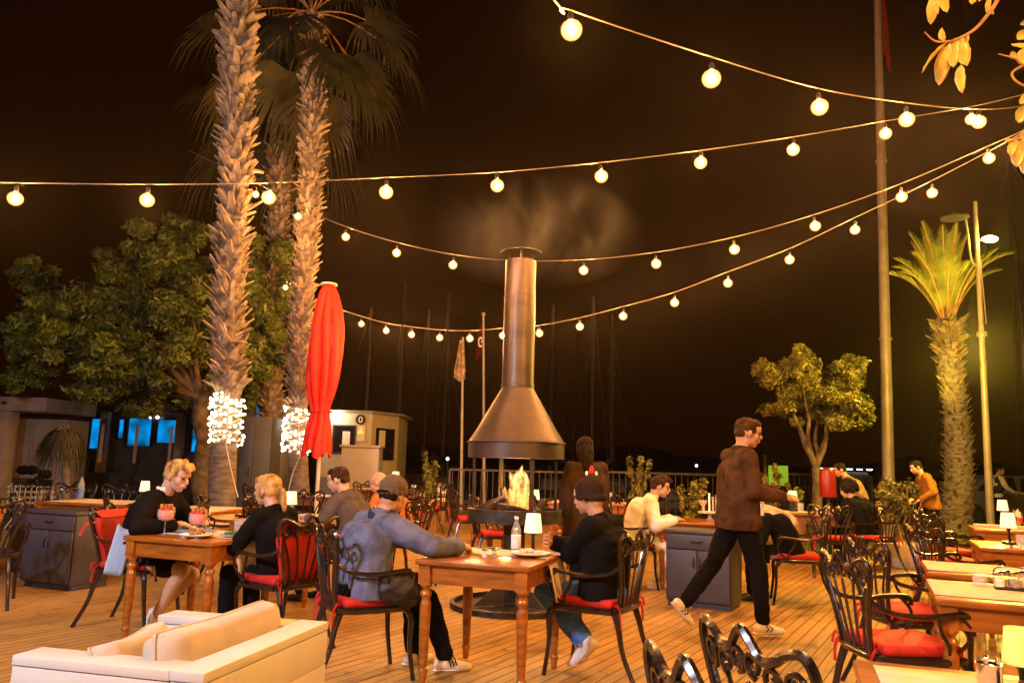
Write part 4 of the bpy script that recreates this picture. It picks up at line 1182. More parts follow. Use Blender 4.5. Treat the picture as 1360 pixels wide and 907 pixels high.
# date palm on the right
YD = 17.0
def date_palm():
    pb = base(1268, YD, -.12)
    path = [pb, W(1273, 640, YD), W(1270, 560, YD), W(1262, 480, YD), W(1258, 428, YD)]
    t = thing('date_palm', 'yellow-lit date palm with knobbly trunk and upright fronds on the right', 'palm tree', tuple(pb))
    loc = [p - pb for p in path]
    P = bez(loc, 8); radii = [.33, .30, .25, .25, .30]
    rads = np.interp(np.linspace(0, 1, len(P)), np.linspace(0, 1, 5), radii)
    MB().tube(P, [r * .95 for r in rads], 18).build('trunk', M['bark_low'], t, smooth=60)
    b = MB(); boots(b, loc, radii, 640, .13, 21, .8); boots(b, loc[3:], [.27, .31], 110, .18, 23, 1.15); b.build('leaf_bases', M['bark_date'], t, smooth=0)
    b = MB(); rr = random.Random(9); top = loc[-1]
    def frond(ang, elev, L, curve):
        dirh = Vector((math.cos(ang), math.sin(ang), 0))
        pts = []
        for k in range(12):
            q = k / 11
            e = elev - curve * q * q
            pts.append((pts[-1] + (dirh * math.cos(e) + Vector((0, 0, 1)) * math.sin(e)) * L / 11) if pts else top + dirh * .1)
        b.tube(pts, [.03 - .024 * k / 11 for k in range(12)], 5, mi=1)
        side = dirh.cross(Vector((0, 0, 1)))
        for k in range(44):
            q = .14 + .86 * k / 43; t_ = q * 11; j = min(int(t_), 10); p = pts[j].lerp(pts[j + 1], t_ - j)
            d = (pts[j + 1] - pts[j]).normalized()
            for s in (-1, 1):
                ln = .44 * math.sin(math.pi * (.16 + .78 * q)) * rr.uniform(.8, 1.1)
                dd = (d * .85 + side * s * .62 + side.cross(d) * .3).normalized()
                w = d * .007
                tip = p + dd * ln + Vector((0, 0, -.06 * ln))
                b.add([p - w, p + w, p + dd * ln * .6 + w * .8, tip, p + dd * ln * .6 - w * .8], [(0, 1, 2, 3, 4)])
    for k in range(18): frond(k * 2.39996, R(rr.uniform(74, 88)), rr.uniform(1.8, 2.4), rr.uniform(.1, .5))
    for k in range(16): frond(k * 2.39996 + 1, R(rr.uniform(66, 80)), rr.uniform(1.5, 2.1), rr.uniform(.5, 1.2))
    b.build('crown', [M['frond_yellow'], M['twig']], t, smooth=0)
date_palm()
# mop-headed young palm at the left
def small_palm():
    Y = 13.0; pb = base(85, Y, -.1)
    t = thing('young_palm', 'small mop-headed palm in front of the pale cabin at the left', 'palm tree', tuple(pb))
    top = W(86, 572, Y) - pb
    MB().tube([(0, 0, 0), top * .5 + Vector((.03, 0, 0)), top], [.07, .06, .06], 10).build('trunk', M['bark_low'], t, smooth=60)
    b = MB()
    for k in range(26):
        a = k * 2.39996; e = R(75) - R(110) * (k / 26)
        fan(b, top, (math.cos(a) * math.cos(e), math.sin(a) * math.cos(e), math.sin(e)), .18, .36, 18, 2.0, 900 + k)
    b.build('crown', [M['frond'], M['twig']], t, smooth=0)
small_palm()

# ============================================================ BROADLEAF PLANTS
def leaf_cloud(name, blobs, n, size, m, parent, seed, fold=.35, shell=.55):
    r = np.random.RandomState(seed)
    w = np.array([b_[3] * b_[4] * b_[5] for b_ in blobs]) ** .75; w /= w.sum()
    idx = r.choice(len(blobs), n, p=w)
    B_ = np.array(blobs)[idx]
    d = r.normal(size=(n, 3)); d /= np.linalg.norm(d, axis=1)[:, None]
    rad = shell + (1 - shell) * r.rand(n) ** .6
    rad *= 1 + .18 * r.normal(size=n)
    c = B_[:, :3] + d * B_[:, 3:6] * rad[:, None]
    nrm = d * .6 + r.normal(size=(n, 3)) * .6; nrm[:, 2] += .4; nrm /= np.linalg.norm(nrm, axis=1)[:, None]
    t = np.cross(nrm, r.normal(size=(n, 3))); t /= np.linalg.norm(t, axis=1)[:, None]
    s = np.cross(nrm, t)
    L = size * (.6 + .8 * r.rand(n))[:, None]; Wd = L * .36
    V = np.stack([c - t * L, c - t * L * .2 + s * Wd + nrm * fold * Wd, c + t * L, c - t * L * .2 - s * Wd + nrm * fold * Wd], 1).reshape(-1, 3)
    me = bpy.data.meshes.new(name)
    me.vertices.add(n * 4); me.vertices.foreach_set('co', V.ravel())
    ii = np.arange(n) * 4
    Fc = np.stack([ii, ii + 1, ii + 2, ii, ii + 2, ii + 3], 1).ravel()
    me.loops.add(n * 6); me.loops.foreach_set('vertex_index', Fc)
    me.polygons.add(n * 2); me.polygons.foreach_set('loop_start', np.arange(n * 2) * 3); me.polygons.foreach_set('loop_total', np.full(n * 2, 3))
    me.update(calc_edges=True)
    me.materials.append(m)
    return link_mesh(name, me, parent, 0)
def clumps(cs, per, rel, seed):
    """break a few big ellipsoids into many small irregular clumps"""
    r = random.Random(seed); out = []
    for (x, y, z, a, b_, c) in cs:
        for k in range(per):
            d = Vector((r.gauss(0, 1), r.gauss(0, 1), r.gauss(0, 1))).normalized() * (r.random() ** .4)
            q = rel * r.uniform(.6, 1.35)
            out.append((x + d.x * a, y + d.y * b_, z + d.z * c, a * q, b_ * q, c * q * .8))
    return out
def branchy(b, p0, p1, r0, r1, seed, n=6):
    r = random.Random(seed); pts = []
    for i in range(n + 1):
        q = i / n; p = Vector(p0).lerp(Vector(p1), q); j = .05 * (Vector(p1) - Vector(p0)).length * math.sin(math.pi * q)
        pts.append(p + Vector((r.uniform(-j, j), r.uniform(-j, j), r.uniform(-j, j) * .4)))
    b.tube(pts, [r0 + (r1 - r0) * i / n for i in range(n + 1)], 9)
    return pts
def big_tree():
    Y = 17.0; pb = base(272, Y, -.15)
    t = thing('broadleaf_tree', 'large dark broadleaf tree spreading behind the thickest palm', 'tree', tuple(pb))
    b = MB(); k = W(268, 530, Y) - pb
    branchy(b, (0, 0, 0), k, .24, .18, 3)
    cs = []
    for (u, v, dy, ru, rv) in [(150, 400, 0, 75, 60), (60, 440, .3, 55, 55), (235, 330, .6, 60, 50), (255, 420, -.3, 70, 70), (330, 380, .8, 60, 80), (120, 470, -.6, 80, 50), (200, 500, -.3, 90, 45), (45, 370, 1, 35, 30), (330, 480, .2, 50, 60), (40, 490, .2, 40, 35), (170, 355, .5, 55, 35), (365, 430, 1.2, 35, 60)]:
        p = W(u, v, Y + dy) - pb; s = Y / F_PX
        cs.append((p.x, p.y, p.z, ru * s, ru * s * .9, rv * s))
        branchy(b, k, p, .09, .02, u)
    b.build('trunk', M['bark_tree'], t, smooth=60)
    leaf_cloud('crown', clumps(cs, 26, .23, 4), 150000, .085, M['leaf_dark'], t, 11)
big_tree()
def mid_tree():
    Y = 15.5; pb = base(1087, Y, -.12)
    t = thing('small_tree', 'small round-headed tree with forked trunk lit from the right', 'tree', tuple(pb))
    b = MB(); f = W(1084, 622, Y) - pb
    branchy(b, (0, 0, 0), f, .115, .09, 5)
    s = Y / F_PX; cs = []
    for (u, v, dy, ru, rv, br) in [(1035, 500, 0, 32, 28, 1), (1060, 490, -.3, 24, 26, 1), (1120, 505, 0, 34, 32, 1), (1108, 540, -.3, 38, 26, 1), (1050, 535, .2, 36, 26, 1), (1135, 545, .3, 22, 22, 0), (1078, 480, .1, 12, 18, 0), (1018, 490, .2, 16, 20, 0), (1148, 548, 0, 12, 18, 0), (1090, 520, .4, 30, 30, 1), (1130, 480, .1, 12, 14, 0)]:
        p = W(u, v, Y + dy) - pb
        cs.append((p.x, p.y, p.z, ru * s, ru * s, rv * s))
        if br: branchy(b, f, p, .055, .015, u)
    b.build('trunk', M['bark_tree'], t, smooth=60)
    leaf_cloud('crown', clumps(cs, 14, .30, 8), 36000, .058, M['leaf_mid'], t, 12, shell=.5)
mid_tree()
def potted(u, Y, vb, vt, wpx, label, name='potted_shrub', pot=None, leaf='leaf_shrub', n=900, size=.04, z0=0, stemmy=False, spikes=False):
    s = Y / F_PX; pb = base(u, Y, z0)
    t = thing(name, label, 'plant', tuple(pb))
    zt, zb = W(u, vt, Y).z - pb.z, W(u, vb, Y).z - pb.z
    if pot:
        pr, ph, pm = pot
        MB().lathe([(pr * .78, 0), (pr * .8, .01), (pr, ph), (pr * .92, ph), (pr * .9, ph * .93), (0.0001, ph * .92)], 24).build('pot', M[pm], t, smooth=40)
        z_s = ph * .9
    else: z_s = 0
    rr = random.Random(int(u)); b = MB(); blobs = []
    k = 6 if stemmy else 4
    for i in range(k):
        a = i * 2.4; q = rr.uniform(.3, .8)
        top = Vector((math.cos(a) * wpx * s * .5 * q, math.sin(a) * wpx * s * .4 * q, zt * rr.uniform(.75, .98)))
        pts = branchy(b, (math.cos(a) * .03, math.sin(a) * .03, z_s), top, .013, .006, i + int(u), 5)
        if spikes:
            for p in pts[2:]: blobs.append((p.x, p.y, p.z, wpx * s * .10, wpx * s * .10, wpx * s * .16))
    b.build('stems', M['twig'], t, smooth=60)
    if not spikes:
        blobs = clumps([(0, 0, (zt + zb) / 2, wpx * s * .42, wpx * s * .38, (zt - zb) * .42)], 16, .34, int(u))
    leaf_cloud('foliage', blobs, n, size, M[leaf], t, int(u), shell=.3)
    return t
potted(1204, 11.6, 700, 628, 66, 'airy olive-like shrub in a round cream pot on the deck edge', pot=(.29, .34, 'pot'), n=1800, size=.045, stemmy=True)
potted(568, 15.2, 645, 603, 34, 'upright spiky shrub in a terracotta pot behind the far lamp table', pot=(.22, .50, 'terracotta'), n=900, size=.05, spikes=True)
potted(848, 14.4, 650, 608, 40, 'leafy shrub behind the white-clothed table', pot=(.24, .45, 'terracotta'), n=1100, size=.045, spikes=True)
potted(918, 12.4, 682, 630, 46, 'yellowish leafy shrub right of the man in white', pot=(.26, .40, 'black'), n=1200, size=.045, spikes=True)
potted(1028, 15.0, 660, 615, 34, 'tall thin shrub beside the green panel', pot=(.22, .42, 'terracotta'), n=800, size=.045, spikes=True)
potted(1058, 14.6, 662, 634, 28, 'low shrub left of the small tree trunk', pot=(.22, .42, 'terracotta'), n=800, size=.045, spikes=True)
potted(990, 15.4, 662, 626, 22, 'shrub half hidden behind the seated woman in the headscarf', pot=(.22, .42, 'terracotta'), n=600, size=.045, spikes=True)
# clipped hedges on the lawn
for (u, Y, w, h, l) in [(1120, 17.6, 3.2, .45, 'low lit hedge behind the small tree and bollard'), (1262, 15.8, 1.6, .34, 'round low bush at the foot of the date palm'), (1345, 14.6, 1.9, .42, 'low bush behind the far right tables')]:
    p = base(u, Y, -.12); t = thing('hedge', l, 'hedge', tuple(p))
    leaf_cloud('foliage', clumps([(0, 0, h / 2, w / 2, .35, h / 2)], 30, .25, int(u)), 5000, .035, M['leaf_shrub'], t, int(u), shell=.2)
    b = MB()
    for k in range(9): b.tube([(-w / 2 * .8 + w * .2 * k * .5, 0, 0), (-w / 2 * .8 + w * .2 * k * .5, .03, h * .7)], [.015, .006], 5)
    b.build('stems', M['twig'], t)

# branch hanging in at the top right, close to the camera
def near_branch():
    t = thing('overhanging_branch', 'leafy citrus branch hanging in at the top right corner', 'branch', (0, 0, 0))
    b = MB(); Y = 2.3
    def tw(pts, r0, r1):
        P = bez([W(u, v, y) for u, v, y in pts], 6); k = len(P); b.tube(P, [r0 + (r1 - r0) * i / (k - 1) for i in range(k)], 7); return P
    tw([(1420, -60, 2.2), (1370, -30, 2.25), (1330, -5, Y), (1318, 12, Y), (1296, 38, Y), (1272, 52, Y), (1255, 57, Y)], .009, .003)
    tw([(1262, 55, Y), (1242, 55, 2.27), (1228, 43, 2.25)], .0035, .002)
    tw([(1325, 0, Y), (1290, -8, Y), (1240, -12, 2.4)], .005, .003)
    tw([(1440, 40, 2.5), (1400, 60, 2.45), (1362, 85, 2.4), (1348, 78, 2.35), (1326, 72, 2.35)], .006, .002)
    tw([(1362, 85, 2.4), (1344, 98, 2.4), (1358, 113, 2.4), (1400, 120, 2.4)], .004, .003)
    tw([(1440, 150, 2.5), (1400, 165, 2.4), (1352, 184, 2.35), (1340, 188, 2.35)], .006, .002)
    b.build('twigs', M['twig'], t, smooth=80)
    lf = MB()
    def leaf(u0, v0, u1, v1, w, Y0=Y, Y1=None, fold=.25, curl=.12, twist=0):
        p0, p1 = W(u0, v0, Y0), W(u1, v1, Y1 or Y0)
        d = p1 - p0; L = d.length; d.normalize()
        s = d.cross(Vector((0, 1, 0))).normalized(); s = (s * math.cos(twist) + Vector((0, 1, 0)) * math.sin(twist)).normalized()
        n_ = s.cross(d).normalized(); Wd = w * Y0 / F_PX / 2
        vs, fs = [], []
        for i in range(9):
            q = i / 8; ww = Wd * (math.sin(math.pi * q ** .8) ** .75) + .0006
            c = p0 + d * L * q + n_ * (curl * L * math.sin(q * 3) * .5)
            for j in (-1, -.5, 0, .5, 1): vs.append(c + s * ww * j + n_ * (abs(j) * fold * ww + .002 * math.sin(q * 20 + j * 3)))
        for i in range(8):
            for j in range(4): a = i * 5 + j; fs.append((a, a + 1, a + 6, a + 5))
        lf.add(vs, fs)
    for a in [(1246, -12, 1236, 33, 17), (1243, -8, 1246, 19, 9), (1252, -14, 1258, 17, 17), (1253, 55, 1251, 37, 10), (1258, 57, 1225, 97, 9, Y, None, .5, .1, 1.0), (1262, 58, 1247, 114, 22), (1270, 50, 1266, 90, 20), (1278, 48, 1284, 88, 26, Y, Y, .3), (1277, 86, 1278, 124, 15), (1285, 45, 1286, 55, 5), (1316, -4, 1311, 18, 8), (1315, 8, 1320, 20, 6), (1350, 78, 1344, 68, 12, 2.35), (1366, 40, 1351, 52, 14, 2.4), (1372, 65, 1353, 84, 22, 2.4), (1375, 24, 1355, 33, 9, 2.4), (1380, 60, 1343, 59, 8, 2.4), (1366, 140, 1352, 163, 18, 2.4), (1376, 120, 1354, 138, 14, 2.4), (1350, 186, 1343, 207, 14, 2.35), (1362, 184, 1350, 222, 26, 2.35), (1374, 190, 1364, 235, 30, 2.4), (1376, 170, 1356, 184, 16, 2.35), (1345, 186, 1335, 187, 6, 2.35), (1390, 90, 1362, 110, 24, 2.5), (1300, -20, 1290, 6, 14), (1285, -16, 1296, 3, 12), (1318, -30, 1300, 2, 16)]:
        leaf(*a)
    o = lf.build('leaves', M['leaf_near'], t, smooth=80)
    md = o.modifiers.new('thick', 'SOLIDIFY'); md.thickness = .0006
near_branch()

# ============================================================ POLES, PARASOL, FLAGS
def pole(name, label, cat, u0, u1, vt, Y, r0, r1, m, z0=-.12, extra=None):
    p0 = base(u0, Y, z0); p1 = W(u1, vt, Y)
    t = thing(name, label, cat, tuple(p0)); d = p1 - p0
    MB().tube([Vector((0, 0, 0)), d * .5, d], [r0, (r0 + r1) / 2, r1], 16).build('pole', M[m], t, smooth=60)
    return t, p0, d
t, p0, d = pole('flagpole', 'tall thick steel flagpole rising out of the top of the photo', 'flagpole', 1182, 1164, -60, 16.5, .13, .075, 'pole')
MB().lathe([(.30, 0), (.30, .03), (.17, .05), (.16, .25), (.0001, .25)], 20).build('foot_collar', M['pole'], t)
for q in (.32, .62): MB().lathe([(.0001, -.03), (.15 - .05 * q, -.03), (.155 - .05 * q, 0), (.15 - .05 * q, .03), (.0001, .03)], 16, tuple(d * q)).build('joint_ring', M['pole'], t)
def flag(p_top, w, h, m, parent, folds=5, amp=.06, right=True):
    vs, fs, nx, nz = [], [], 14, 16
    for j in range(nz):
        for i in range(nx):
            q = i / (nx - 1); z = -h * j / (nz - 1)
            x = (w * q * (.35 + .15 * (j / nz))) * (1 if right else -1)
            vs.append((p_top[0] + x, p_top[1] + amp * math.sin(q * folds * 3.1 + j * .2), p_top[2] + z - .35 * h * q * q * (1 - .3 * j / nz)))
    for j in range(nz - 1):
        for i in range(nx - 1): a = j * nx + i; fs.append((a, a + 1, a + nx + 1, a + nx))
    b = MB(); b.add(vs, fs); o = b.build('flag', m, parent, smooth=80)
    md = o.modifiers.new('t', 'SOLIDIFY'); md.thickness = .004
    return o
q = W(1163, -40, 16.5) - p0
flag((q.x + .06, q.y, q.z + .5), .30, 2.6, M['c_maroon'], t)
# lamp post right
t, p0, d = pole('lamp_post', 'slim lamp post with a lit yellow lamp and a flat dish lamp', 'lamp post', 1318, 1295, 268, 14.5, .075, .035, 'pole')
MB().lathe([(.0001, -.05), (.085, -.05), (.095, 0), (.085, .05), (.0001, .05)], 16, tuple(W(1304, 444, 14.5) - p0)).build('joint_ring', M['pole'], t)
a = W(1298, 322, 14.5) - p0; c = W(1308, 318, 14.35) - p0
hd = MB().tube([a, a.lerp(c, .5) + Vector((0, 0, .03)), c], .02, 8).build('lamp_arm', M['pole'], t)
MB().ell(tuple(c + Vector((.08, -.03, 0))), (.15, .09, .06)).build('lamp_glass', M['lamp_yellow'], hd)
a = W(1300, 355, 14.5) - p0; c2 = W(1268, 288, 14.2) - p0
br = MB().tube(bez([a, W(1290, 345, 14.5) - p0, W(1283, 293, 14.3) - p0, c2 + Vector((.1, 0, .02))], 5), .018, 8).build('dish_arm', M['pole'], t)
MB().lathe([(.0001, .05), (.10, .045), (.24, .0), (.25, -.03), (.0001, -.035)], 24, tuple(c2)).build('dish_lamp', M['black_metal'], br)
MB().tube([W(1302, 345, 14.5) - p0, W(1310, 430, 14.5) - p0], .012, 6).build('cable_brace', M['pole'], t)
lamp('post_lamp_light', tuple(W(1312, 318, 14.30)), (1.0, .78, .10), 200, .10)
# assumed small uplight, housing added, that tints the date palm and the lawn yellow
t = thing('assumed_floodlight', 'assumed small floodlight in the grass aimed at the date palm', 'floodlight', tuple(base(1225, 15.2, -.1)))
MB().box((0, 0, .08), (.16, .08, .12)).build('housing', M['black_metal'], t, bevel=.01)
q = base(1225, 15.2, .05)
lamp('assumed_floodlight_beam', (q.x, q.y, .12), (1.0, .78, .06), 2200, .05, 'SPOT', tuple(W(1255, 372, YD)), 34)
lamp('lawn_fill_light', (7.7, 12.6, 3.4), (1.0, .68, .08), 900, .15)  # added light without a fixture, brightens lawn, walkers and small tree

# red parasol, folded
Y = 12.4
p0 = base(417, Y); top = W(437, 379, Y)
t = thing('parasol', 'tall folded bright red parasol tied at its waist', 'parasol', tuple(p0))
d = top - p0
MB().tube([Vector((0, 0, 0)), d * .5, d], .032, 12).build('pole', M['white_pole'], t, smooth=60)
MB().lathe([(.32, 0), (.32, .06), (.05, .08), (.04, .30), (0.0001, .3)], 24).build('base', M['black_metal'], t)
MB().lathe([(.0001, .0), (.13, -.02), (.14, -.05), (.05, -.05)], 20, tuple(d + Vector((0, 0, .05)))).build('parasol_cap', M['white_pole'], t)
cl = MB(); vs, fs = [], []; NR, NZ = 72, 40
prof = [(0, .09), (.04, .15), (.12, .21), (.25, .265), (.42, .285), (.55, .27), (.66, .22), (.74, .155), (.78, .165), (.86, .215), (.95, .24), (1.0, .25)]
zb = (W(422, 603, Y) - p0)
for i in range(NZ):
    q = i / (NZ - 1)
    r = np.interp(q, [a for a, _ in prof], [b_ for _, b_ in prof])
    c = d.lerp(zb, q)
    for j in range(NR):
        a = 2 * math.pi * j / NR
        fold = abs(math.sin(a * 4 + q * 1.2 + .5 * math.sin(q * 7) + .35 * math.sin(a * 2 + q * 3))) ** .7
        rr_ = r * (.66 + .34 * fold + .08 * math.sin(a * 3 + q * 5)) + .035 * noise.noise((math.cos(a) * 1.6, math.sin(a) * 1.6 + 4, q * 5)) * (.3 + q)
        zj = -.07 * math.sin(a * 4 + 1) * max(0, q - .8) * 5
        vs.append((c.x + rr_ * math.cos(a), c.y + rr_ * math.sin(a), c.z + zj))
for i in range(NZ - 1):
    for j in range(NR): a, e = i * NR + j, i * NR + (j + 1) % NR; fs.append((a, e, e + NR, a + NR))
fs.append(tuple(range(NR)))
cl.add(vs, fs); cn = cl.build('canopy', M['red_canvas'], t, smooth=80)
w_ = d.lerp(zb, .755)
MB().tube([w_ + Vector((.165 * math.cos(a * .4), .165 * math.sin(a * .4), .01 * math.sin(a))) for a in range(17)], .012, 6, flat=2.2).build('strap', M['red'], cn)

# two flagpoles behind the fire pit
t, p0, d = pole('flagpole', 'white flagpole with a drooping pale pennant left of the fire pit', 'flagpole', 612, 615, 448, 21.5, .045, .03, 'white_pole', -.15)
q = W(614, 452, 21.5) - p0
b = MB(); vs, fs = [], []
for j in range(8):
    h = j / 7; w = .10 + .26 * (h ** 1.2)
    for i in range(8):
        x = -w * .75 + w * 1.2 * i / 7
        vs.append((q.x + x * (1 if h < .8 else .8), q.y + .05 * math.sin(i * 2.0), q.z - h * 1.2 + (.25 * abs(i / 7 - .6) if j == 7 else 0)))
for j in range(7):
    for i in range(7): a = j * 8 + i; fs.append((a, a + 1, a + 9, a + 8))
b.add(vs, fs); o = b.build('pennant', M['c_hijab'], t, smooth=80); o.modifiers.new('t', 'SOLIDIFY').thickness = .006
t, p0, d = pole('flagpole', 'white flagpole carrying a limp red flag just left of the chimney', 'flagpole', 643, 642, 419, 22.5, .05, .03, 'white_pole', -.15)
MB().ell(tuple(d + Vector((0, 0, .04))), .06).build('finial', M['white_pole'], t)
q = W(642, 428, 22.5) - p0
fl = flag((q.x - .02, q.y - .04, q.z), .36, 1.0, M['c_maroon'], t, right=False, amp=.05)
b = MB()
for k in range(13):
    a = R(60 + k * 20); b.ell((q.x - .06 + .06 * math.cos(a), q.y - .12, q.z - .62 + .13 * math.sin(a)), (.024, .006, .03), n=8, k=4)
for k in range(5):
    a = R(90 + k * 72); b.ell((q.x - .02 + .02 * math.cos(a), q.y - .12, q.z - .60 + .035 * math.sin(a)), (.014, .006, .018), n=6, k=4)
b.build('crescent_and_star', M['reflector'], fl)

# ============================================================ BUILDINGS AND STREET FURNITURE
def booth():
    Y = 21.0
    x0, x1 = Xat(425, 600, Y), Xat(492, 600, Y); x2 = Xat(527, 600, Y + 1.0)
    zt = Zat(490, 549, Y)
    t = thing('ticket_booth', 'beige booth with dark windows and a round black sign behind the red parasol', 'booth', ((x0 + x1) / 2, Y, -.15))
    ox = (x0 + x1) / 2; h = zt + .15; w = x1 - x0
    b = MB(); pl = [(x0 - ox, 0), (x1 - ox, 0), (x2 - ox, 1.1), (x2 - ox, 3), (x0 - ox, 3)]
    n_ = len(pl)
    def prism(pp, z0, z1):
        k = len(pp); bb = MB(); bb.add([(a, c, z0) for a, c in pp] + [(a, c, z1) for a, c in pp], [tuple(range(k - 1, -1, -1)), tuple(range(k, 2 * k))] + [(i, (i + 1) % k, (i + 1) % k + k, i + k) for i in range(k)]); return bb
    prism(pl, 1.0, h).build('wall', M['booth'], t, smooth=0)
    prism([(a * 1.005, c - .01 if c < .5 else c) for a, c in pl], 0, 1.0).build('lower_wall', M['booth_grey'], t, smooth=0)
    prism([(x0 - ox - .12, -.12), (x1 - ox + .03, -.12), (x2 - ox + .15, 1.1), (x2 - ox + .15, 3.1), (x0 - ox - .12, 3.1)], h, h + .07).build('roof', M['booth_grey'], t, smooth=0)
    def px(u): return Xat(u, 600, Y) - ox
    def pz(v, u=470): return Zat(u, v, Y) + .15
    # front windows
    w1 = MB().box(((px(442) + px(470)) / 2, -.012, (pz(566) + pz(602)) / 2), (px(470) - px(442), .03, pz(566) - pz(602))).build('window', M['window'], t)
    MB().box((px(459), -.034, (pz(573) + pz(600)) / 2), (px(464) - px(454), .008, pz(573) - pz(600))).build('notice', M['paper'], w1)
    b = MB()
    for a, c in ((442, 566), (442, 602)): b.box(((px(442) + px(470)) / 2, -.03, pz(c)), (px(470) - px(442) + .06, .04, .05))
    for a in (442, 470): b.box((px(a), -.028, (pz(566) + pz(602)) / 2), (.05, .036, pz(566) - pz(602)))
    b.build('frame', M['black_metal'], w1)
    # angled side with window
    A_, B_ = Vector((x1 - ox, 0, 0)), Vector((x2 - ox, 1.1, 0)); dd = (B_ - A_); ang_ = math.atan2(dd.y, dd.x); c_ = A_.lerp(B_, .5); nn = Vector((dd.y, -dd.x, 0)).normalized()
    w2 = MB().box((c_.x + nn.x * .012, c_.y + nn.y * .012, (pz(567) + pz(610)) / 2), (dd.length * .68, .03, pz(567) - pz(610)), rz=ang_).build('window', M['window'], t)
    MB().box((c_.x + nn.x * .034 - dd.x * .14, c_.y + nn.y * .034 - dd.y * .14, (pz(570) + pz(592)) / 2), (dd.length * .22, .008, pz(570) - pz(592)), rz=ang_).build('notice', M['paper'], w2)
    # round sign with a white 0 and the small warning sign
    Mx = Matrix.Translation((px(477), -.02, pz(557))) @ Matrix.Rotation(R(90), 4, 'X')
    s1 = MB().lathe([(.0001, 0), (.14, 0), (.14, .02), (.0001, .02)], 24, M=Mx).build('round_sign', M['black'], t)
    b = MB(); b.tube([(px(477) + .045 * math.cos(k * .393), -.045, pz(557) + .07 * math.sin(k * .393)) for k in range(17)], .014, 6); b.build('sign_mark', M['reflector'], s1)
    s2 = MB().box((px(478), -.012, pz(575)), (.22, .02, .42)).build('warning_sign', M['pot'], t)
    b = MB(); b.add([(px(478) - .09, -.024, pz(575) - .02), (px(478) + .09, -.024, pz(575) - .02), (px(478), -.024, pz(575) + .15), (px(478) - .09, -.030, pz(575) - .02), (px(478) + .09, -.030, pz(575) - .02), (px(478), -.030, pz(575) + .15)], [(3, 4, 5), (0, 3, 5, 2), (1, 2, 5, 4), (0, 1, 4, 3), (0, 2, 1)])
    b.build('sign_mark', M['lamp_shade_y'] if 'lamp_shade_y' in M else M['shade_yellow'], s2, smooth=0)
    # wall lamp
    wl_ = MB().box((px(444), -.05, pz(556)), (.30, .08, .07)).build('wall_lamp', M['white_light'], t, bevel=.01)
    lamp('booth_lamp_light', (ox + px(444), Y - .35, Zat(450, 552, Y)), (1.0, .85, .62), 22, .08)
booth()
# white reception counter in front of the booth
Y = 17.5
t = thing('counter', 'pale lilac-white counter standing in front of the booth', 'counter', (Xat(478, 600, Y), Y + .3, 0))
w = Xat(503, 600, Y) - Xat(453, 600, Y); h = Zat(478, 594, Y)
MB().box((0, 0, h / 2), (w, .55, h)).build('body', M['counter'], t, bevel=.01)
MB().box((0, -.01, h + .025), (w + .08, .62, .05)).build('counter_top', M['counter'], t, bevel=.006)
# tall grey-green locker
Y = 16.8
t = thing('utility_locker', 'tall dark grey locker between the two fairy-lit palms', 'locker', (Xat(350, 600, Y), Y + .5, -.15))
h = Zat(345, 553, Y) + .15
MB().box((-.20, 0, h / 2), (.02 + Xat(375, 600, Y) - Xat(338, 600, Y), .8, h)).build('body', M['locker'], t, bevel=.01)
MB().box((.26 - .65, -.43, h / 2), (.28, .05, h * .94)).build('door', M['grey_cab'], t, bevel=.004)
MB().box((-.30, -.47, h * .5), (.02, .03, .2)).build('handle', M['chrome'], t)
# pale cabin far left
def left_cabin():
    Y = 18.5; ox = Xat(50, 600, Y); z = -.15
    t = thing('cabin', 'pale flat-roofed cabin with heavy beam and corner post at the far left', 'cabin', (ox, Y, z))
    x0, x1 = Xat(-140, 600, Y) - ox, Xat(66, 600, Y) - ox
    def pz(v): return Zat(50, v, Y) - z
    MB().box(((x0 + x1) / 2, 1.1, pz(555) / 2), (x1 - x0, 1.0, pz(555))).build('wall', M['cabin'], t)
    MB().box(((x0 + x1) / 2, .5, (pz(530) + pz(548)) / 2), (x1 - x0 + .3, 2.2, pz(530) - pz(548))).build('roof', M['cabin'], t, bevel=.02)
    for u in (12, -120): MB().box((Xat(u, 600, Y) - ox, -.35, pz(548) / 2), (.50, .4, pz(548) - .01)).build('post', M['cabin'], t, bevel=.01)
    MB().box(((x0 + x1) / 2 + .6, .55, pz(636) / 2), (x1 - x0 - 2.2, .1, pz(636))).build('lower_wall', M['cabin_dark'], t)
    for k in range(5): MB().box((x0 + 2.9 + k * .85, .58, (pz(560) + pz(612)) / 2), (.06, .05, pz(560) - pz(612))).build('mullion', M['cabin'], t)
    # two square bolts on the beam
    for u in (7, 20): MB().box((Xat(u, 600, Y) - ox, -.63, pz(538)), (.10, .04, .06)).build('bolt', M['black'], t)
left_cabin()
